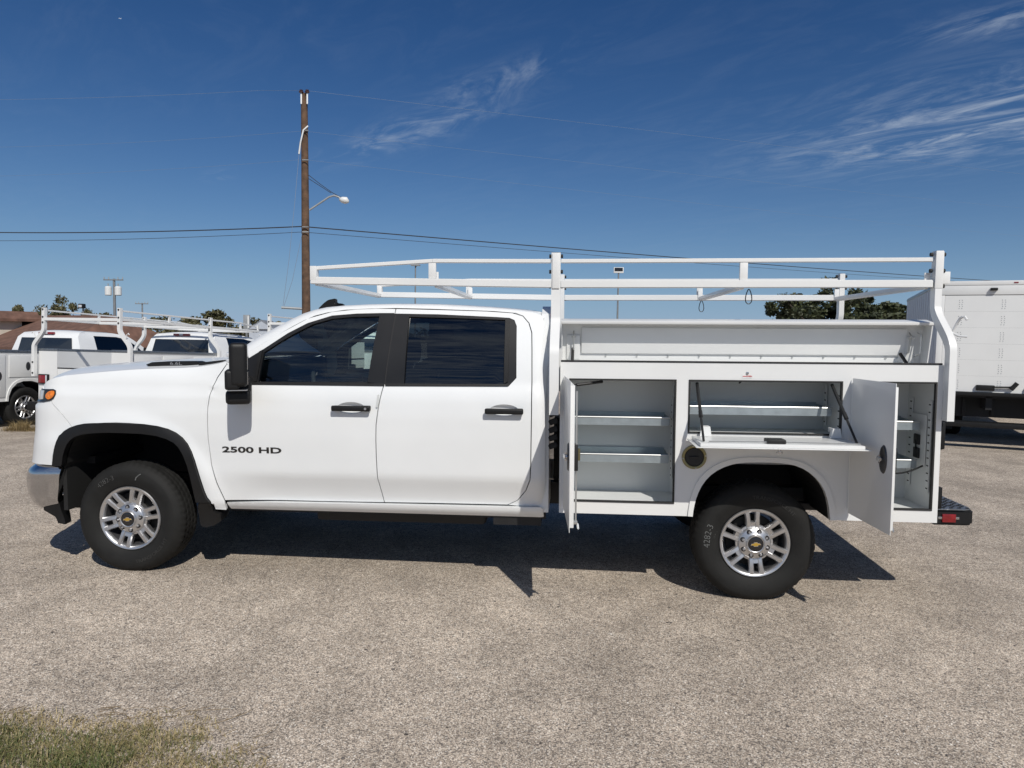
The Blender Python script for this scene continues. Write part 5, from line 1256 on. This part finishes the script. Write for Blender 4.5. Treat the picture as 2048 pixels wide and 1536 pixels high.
for px, yt, D, h_, v in ((212, 640, 60, 6, 1), (262, 644, 66, 6.5, 2), (330, 650, 70, 6.5, 0), (418, 634, 64, 6.5, 1), (470, 648, 72, 6.5, 2), (520, 650, 76, 6.0, 0), (575, 648, 68, 6.0, 2), (640, 648, 74, 6, 1), (700, 648, 80, 6, 0), (-40, 640, 80, 6, 2)):
    tree(px, yt, D, h_, v, hedge_lab, True, 1.15, 'trees in the line behind the parked trucks')

# ------------------------------------------------------------------ grass
def blade_mat(name, ramp):
    mt = bpy.data.materials.new(name); mt.use_nodes = True; t = mt.node_tree; b = t.nodes['Principled BSDF']; b.inputs['Roughness'].default_value = .55
    at_ = N(t, 'ShaderNodeAttribute', attribute_name='tone'); cr = N(t, 'ShaderNodeValToRGB'); e = cr.color_ramp
    while len(e.elements) < len(ramp): e.elements.new(.5)
    for el, (p, c) in zip(e.elements, ramp): el.position = p; el.color = (*c, 1)
    t.links.new(at_.outputs['Fac'], cr.inputs[0]); t.links.new(cr.outputs[0], b.inputs['Base Color']); return mt
green = blade_mat('grass_blades', [(0, (.040, .075, .016)), (.30, (.085, .115, .028)), (.55, (.16, .155, .055)), (.78, (.30, .235, .11)), (1, (.40, .32, .18))])
def blades(name, P, h, lean_, tone, w, mt, label, loc=(0, 0, 0)):
    n = len(P); g = rng; ang = g.uniform(0, 2*math.pi, n); dx, dy = np.cos(ang), np.sin(ang); l = h*lean_
    V = np.empty((n, 5, 3)); px, py = -dy*w, dx*w
    for k, (f, q) in enumerate(((0, 0), (0, 0), (.55, .35), (.55, .35), (1, 1))):
        sgn = (1, -1, .75, -.75, 0)[k]
        V[:, k, 0] = P[:, 0]+dx*l*q+px*sgn; V[:, k, 1] = P[:, 1]+dy*l*q+py*sgn; V[:, k, 2] = P[:, 2]+h*f*(1-.35*lean_*q)
    F = []; b = np.arange(n)*5
    F = np.concatenate([np.stack([b, b+1, b+3, b+2], 1)]).tolist()+np.stack([b+2, b+3, b+4], 1).tolist()
    me = bpy.data.meshes.new(name); me.from_pydata(V.reshape(-1, 3).tolist(), [], F)
    at_ = me.attributes.new('tone', 'FLOAT', 'POINT'); at_.data.foreach_set('value', np.repeat(np.clip(tone, 0, 1), 5).astype(np.float32))
    o = link(name, me, mt); o['label'] = label; o['kind'] = 'stuff'; return o
def vnoise(x, y, s, seed):
    g = np.random.default_rng(seed); T_ = g.random((64, 64)); X, Y = x*s, y*s; i, j = np.floor(X).astype(int), np.floor(Y).astype(int); fx_, fy_ = X-i, Y-j
    fx_, fy_ = fx_*fx_*(3-2*fx_), fy_*fy_*(3-2*fy_); q = lambda a, b: T_[a % 64, b % 64]
    return (q(i, j)*(1-fx_)+q(i+1, j)*fx_)*(1-fy_)+(q(i, j+1)*(1-fx_)+q(i+1, j+1)*fx_)*fy_
edge_px = [(-300, 1395), (0, 1424), (60, 1426), (120, 1440), (200, 1444), (260, 1432), (330, 1428), (380, 1440), (430, 1455), (480, 1475), (520, 1510), (560, 1560), (620, 1700)]
edge_g = np.array([on_ground(*p)[:2] for p in edge_px])
def edge_dist(x, y):                                         # + inside the turf
    yy = np.interp(x, edge_g[:, 0], edge_g[:, 1]); return yy-y
n = 110000
X = rng.uniform(-1.2, 2.25, n); Y = rng.uniform(-3.3, -1.68, n); d = edge_dist(X, Y)
dens = np.clip(.25+d*5, 0, 1)*np.clip(.15+1.5*vnoise(X, Y, 4.2, 3), .1, 1)*np.where(X > 1.35, np.clip(2.6*vnoise(X, Y, 7, 8)-.35, .05, 1), 1)
k = (rng.random(n) < dens) & (d > -.03-.06*vnoise(X, Y, 6, 5)) & (X < 2.02+.1*vnoise(X, Y, 9, 2))
X, Y, d = X[k], Y[k], d[k]; P = np.stack([X, Y, np.zeros_like(X)], 1)
dry = .32+.75*vnoise(X, Y, 3.1, 9)*.7+rng.normal(0, .16, len(X))+np.where(d < .1, .28, 0)+np.where(X > 1.4, .22, 0)
h = rng.uniform(.016, .050, len(X))*(.6+.8*vnoise(X, Y, 5, 4))*np.where(d < .06, .8, 1)*np.where(X > 1.4, .85, 1)
blades('grass', P, h, rng.uniform(.4, 1.5, len(X)), dry, rng.uniform(.0012, .0026, len(X)), green, 'patchy green and straw coloured turf at the edge of the lot')
# straggling runners and dry stalks lying on the chippings
for i in range(26):
    x = rng.uniform(.55, 2.0); y = np.interp(x, edge_g[:, 0], edge_g[:, 1])+rng.uniform(-.06, .07); a0 = rng.uniform(-.5, .5)+(0 if rng.random() < .6 else 2.4); L = rng.uniform(.06, .2)
    pts = [(x+L*t*math.cos(a0+.8*t), y+L*t*math.sin(a0+.8*t)*.6, .006+.012*math.sin(3*t)) for t in np.linspace(0, 1, 7)]
    if i == 0: run = MB()
    run.tube(pts, .0013, 4)
o = run.build('grass_runners', mat('dry_stalk', (.17, .12, .06), .9), None, None, rk=False); o['kind'] = 'stuff'; o['label'] = 'thin dry grass runners lying over the chippings'
straw = blade_mat('straw_blades', [(0, (.17, .125, .05)), (.6, (.30, .215, .095)), (1, (.40, .31, .17))])
def tuft(px, py, label, spread, n, hmax):
    c = on_ground(px, py, -.17); P = np.stack([c[0]+rng.normal(0, spread, n), c[1]+rng.normal(0, spread*.45, n), np.zeros(n)], 1); P[:, 2] = gz(P[:, 0], P[:, 1])-.004
    tag(blades('dry_grass_tuft', P, rng.uniform(.25, 1, n)*hmax*np.exp(-((P[:, 0]-c[0])/spread)**2*.45), rng.uniform(.3, 1.6, n), rng.random(n), rng.uniform(.002, .005, n), straw, label), None, None)
    bpy.data.objects['dry_grass_tuft'].pop('kind', None)
tuft(42, 862, 'tuft of dry straw coloured grass in front of a parked truck\'s wheel', .20, 900, .30)
bpy.data.objects['dry_grass_tuft']['category'] = 'grass'

pl = empty('airplane', tuple(at(240, 37, 2200))); tag(pl, 'tiny pale airplane high in the clear sky', 'airplane')
nb(MB().tube([(-4.5, 0, 0), (-3.5, 0, 0), (3, 0, 0), (4.5, 0, .3)], [.2, .8, .8, .2], 8), 'fuselage', white_metal, pl); nb(MB().prism([(-.8, -.1), (1.2, -.1), (1.2, .1), (-.8, .1)], -5, 5), 'wing', white_metal, pl); nb(MB().prism([(3.2, 0), (4.5, 0), (4.6, 1.8), (3.9, 1.8)], -.1, .1), 'tail_fin', white_metal, pl)

def scatter_stones(n):
    g = np.random.default_rng(5); mb = MB(); ico = bmesh.new(); bmesh.ops.create_icosphere(ico, subdivisions=1, radius=1); V0 = np.array([v.co[:] for v in ico.verts]); ico.verts.index_update(); F0 = [[v.index for v in f.verts] for f in ico.faces]; ico.free()
    for i in range(n):
        px, py = g.uniform(-60, 2100), 1536-600*g.random()**1.5; c = on_ground(px, max(py, 930)); r = g.uniform(.0025, .0055)*(1.6 if g.random() < .06 else 1)
        sc_ = np.array([g.uniform(.7, 1.4), g.uniform(.7, 1.4), g.uniform(.4, .7)])*r; a = g.uniform(0, 6.28); V = V0*g.uniform(.8, 1.15, (len(V0), 1))*sc_
        V = np.stack([V[:, 0]*math.cos(a)-V[:, 1]*math.sin(a), V[:, 0]*math.sin(a)+V[:, 1]*math.cos(a), V[:, 2]], 1)+c+np.array([0, 0, sc_[2]*.55]); mb.add(V, F0)
    mt = bpy.data.materials.new('loose_chippings'); mt.use_nodes = True; t = mt.node_tree; b = t.nodes['Principled BSDF']; b.inputs['Roughness'].default_value = .9
    gm = N(t, 'ShaderNodeNewGeometry'); cr = N(t, 'ShaderNodeValToRGB'); e = cr.color_ramp; e.elements.new(.5)
    for el, (p, c) in zip(e.elements, [(0, (.10, .09, .085)), (.45, (.42, .34, .27)), (1, (.74, .69, .62))]): el.position = p; el.color = (*c, 1)
    t.links.new(gm.outputs['Random Per Island'], cr.inputs[0]); t.links.new(cr.outputs[0], b.inputs['Base Color'])
    o = mb.build('loose_stones', mt, None, None, rk=False, recalc=False); o['kind'] = 'stuff'; o['label'] = 'loose pale and dark chippings scattered over the lot'
scatter_stones(2600)

def far_wood():
    g = np.random.default_rng(12); n = 420; xs_ = np.sort(g.uniform(-260, 300, n)); V = []; c = []
    for x in xs_:
        y = 150+g.uniform(-8, 14); h_ = g.uniform(2.6, 4.6); m = 34
        q = g.normal(size=(m, 3)); q /= np.linalg.norm(q, axis=1, keepdims=True); q *= g.uniform(.4, 1, (m, 1)); c.append(np.array([x, y, h_*.45-.9])+q*np.array([2.6, 1.6, h_*.55]))
    P = np.concatenate(c); s_ = g.uniform(.28, .62, len(P)); a = g.normal(size=P.shape); a /= np.linalg.norm(a, axis=1, keepdims=True); b = np.cross(a, g.normal(size=P.shape)); b /= np.linalg.norm(b, axis=1, keepdims=True)
    V = np.empty((len(P)*4, 3)); V[0::4] = P-a*s_[:, None]; V[1::4] = P-b*s_[:, None]*.6; V[2::4] = P+a*s_[:, None]; V[3::4] = P+b*s_[:, None]*.6
    me = bpy.data.meshes.new('far_wood'); me.from_pydata(V.tolist(), [], np.arange(len(V)).reshape(-1, 4).tolist()); o = link('far_wood', me, leaf_b); o['kind'] = 'stuff'; o['label'] = 'far line of low olive scrub along the horizon'
far_wood()
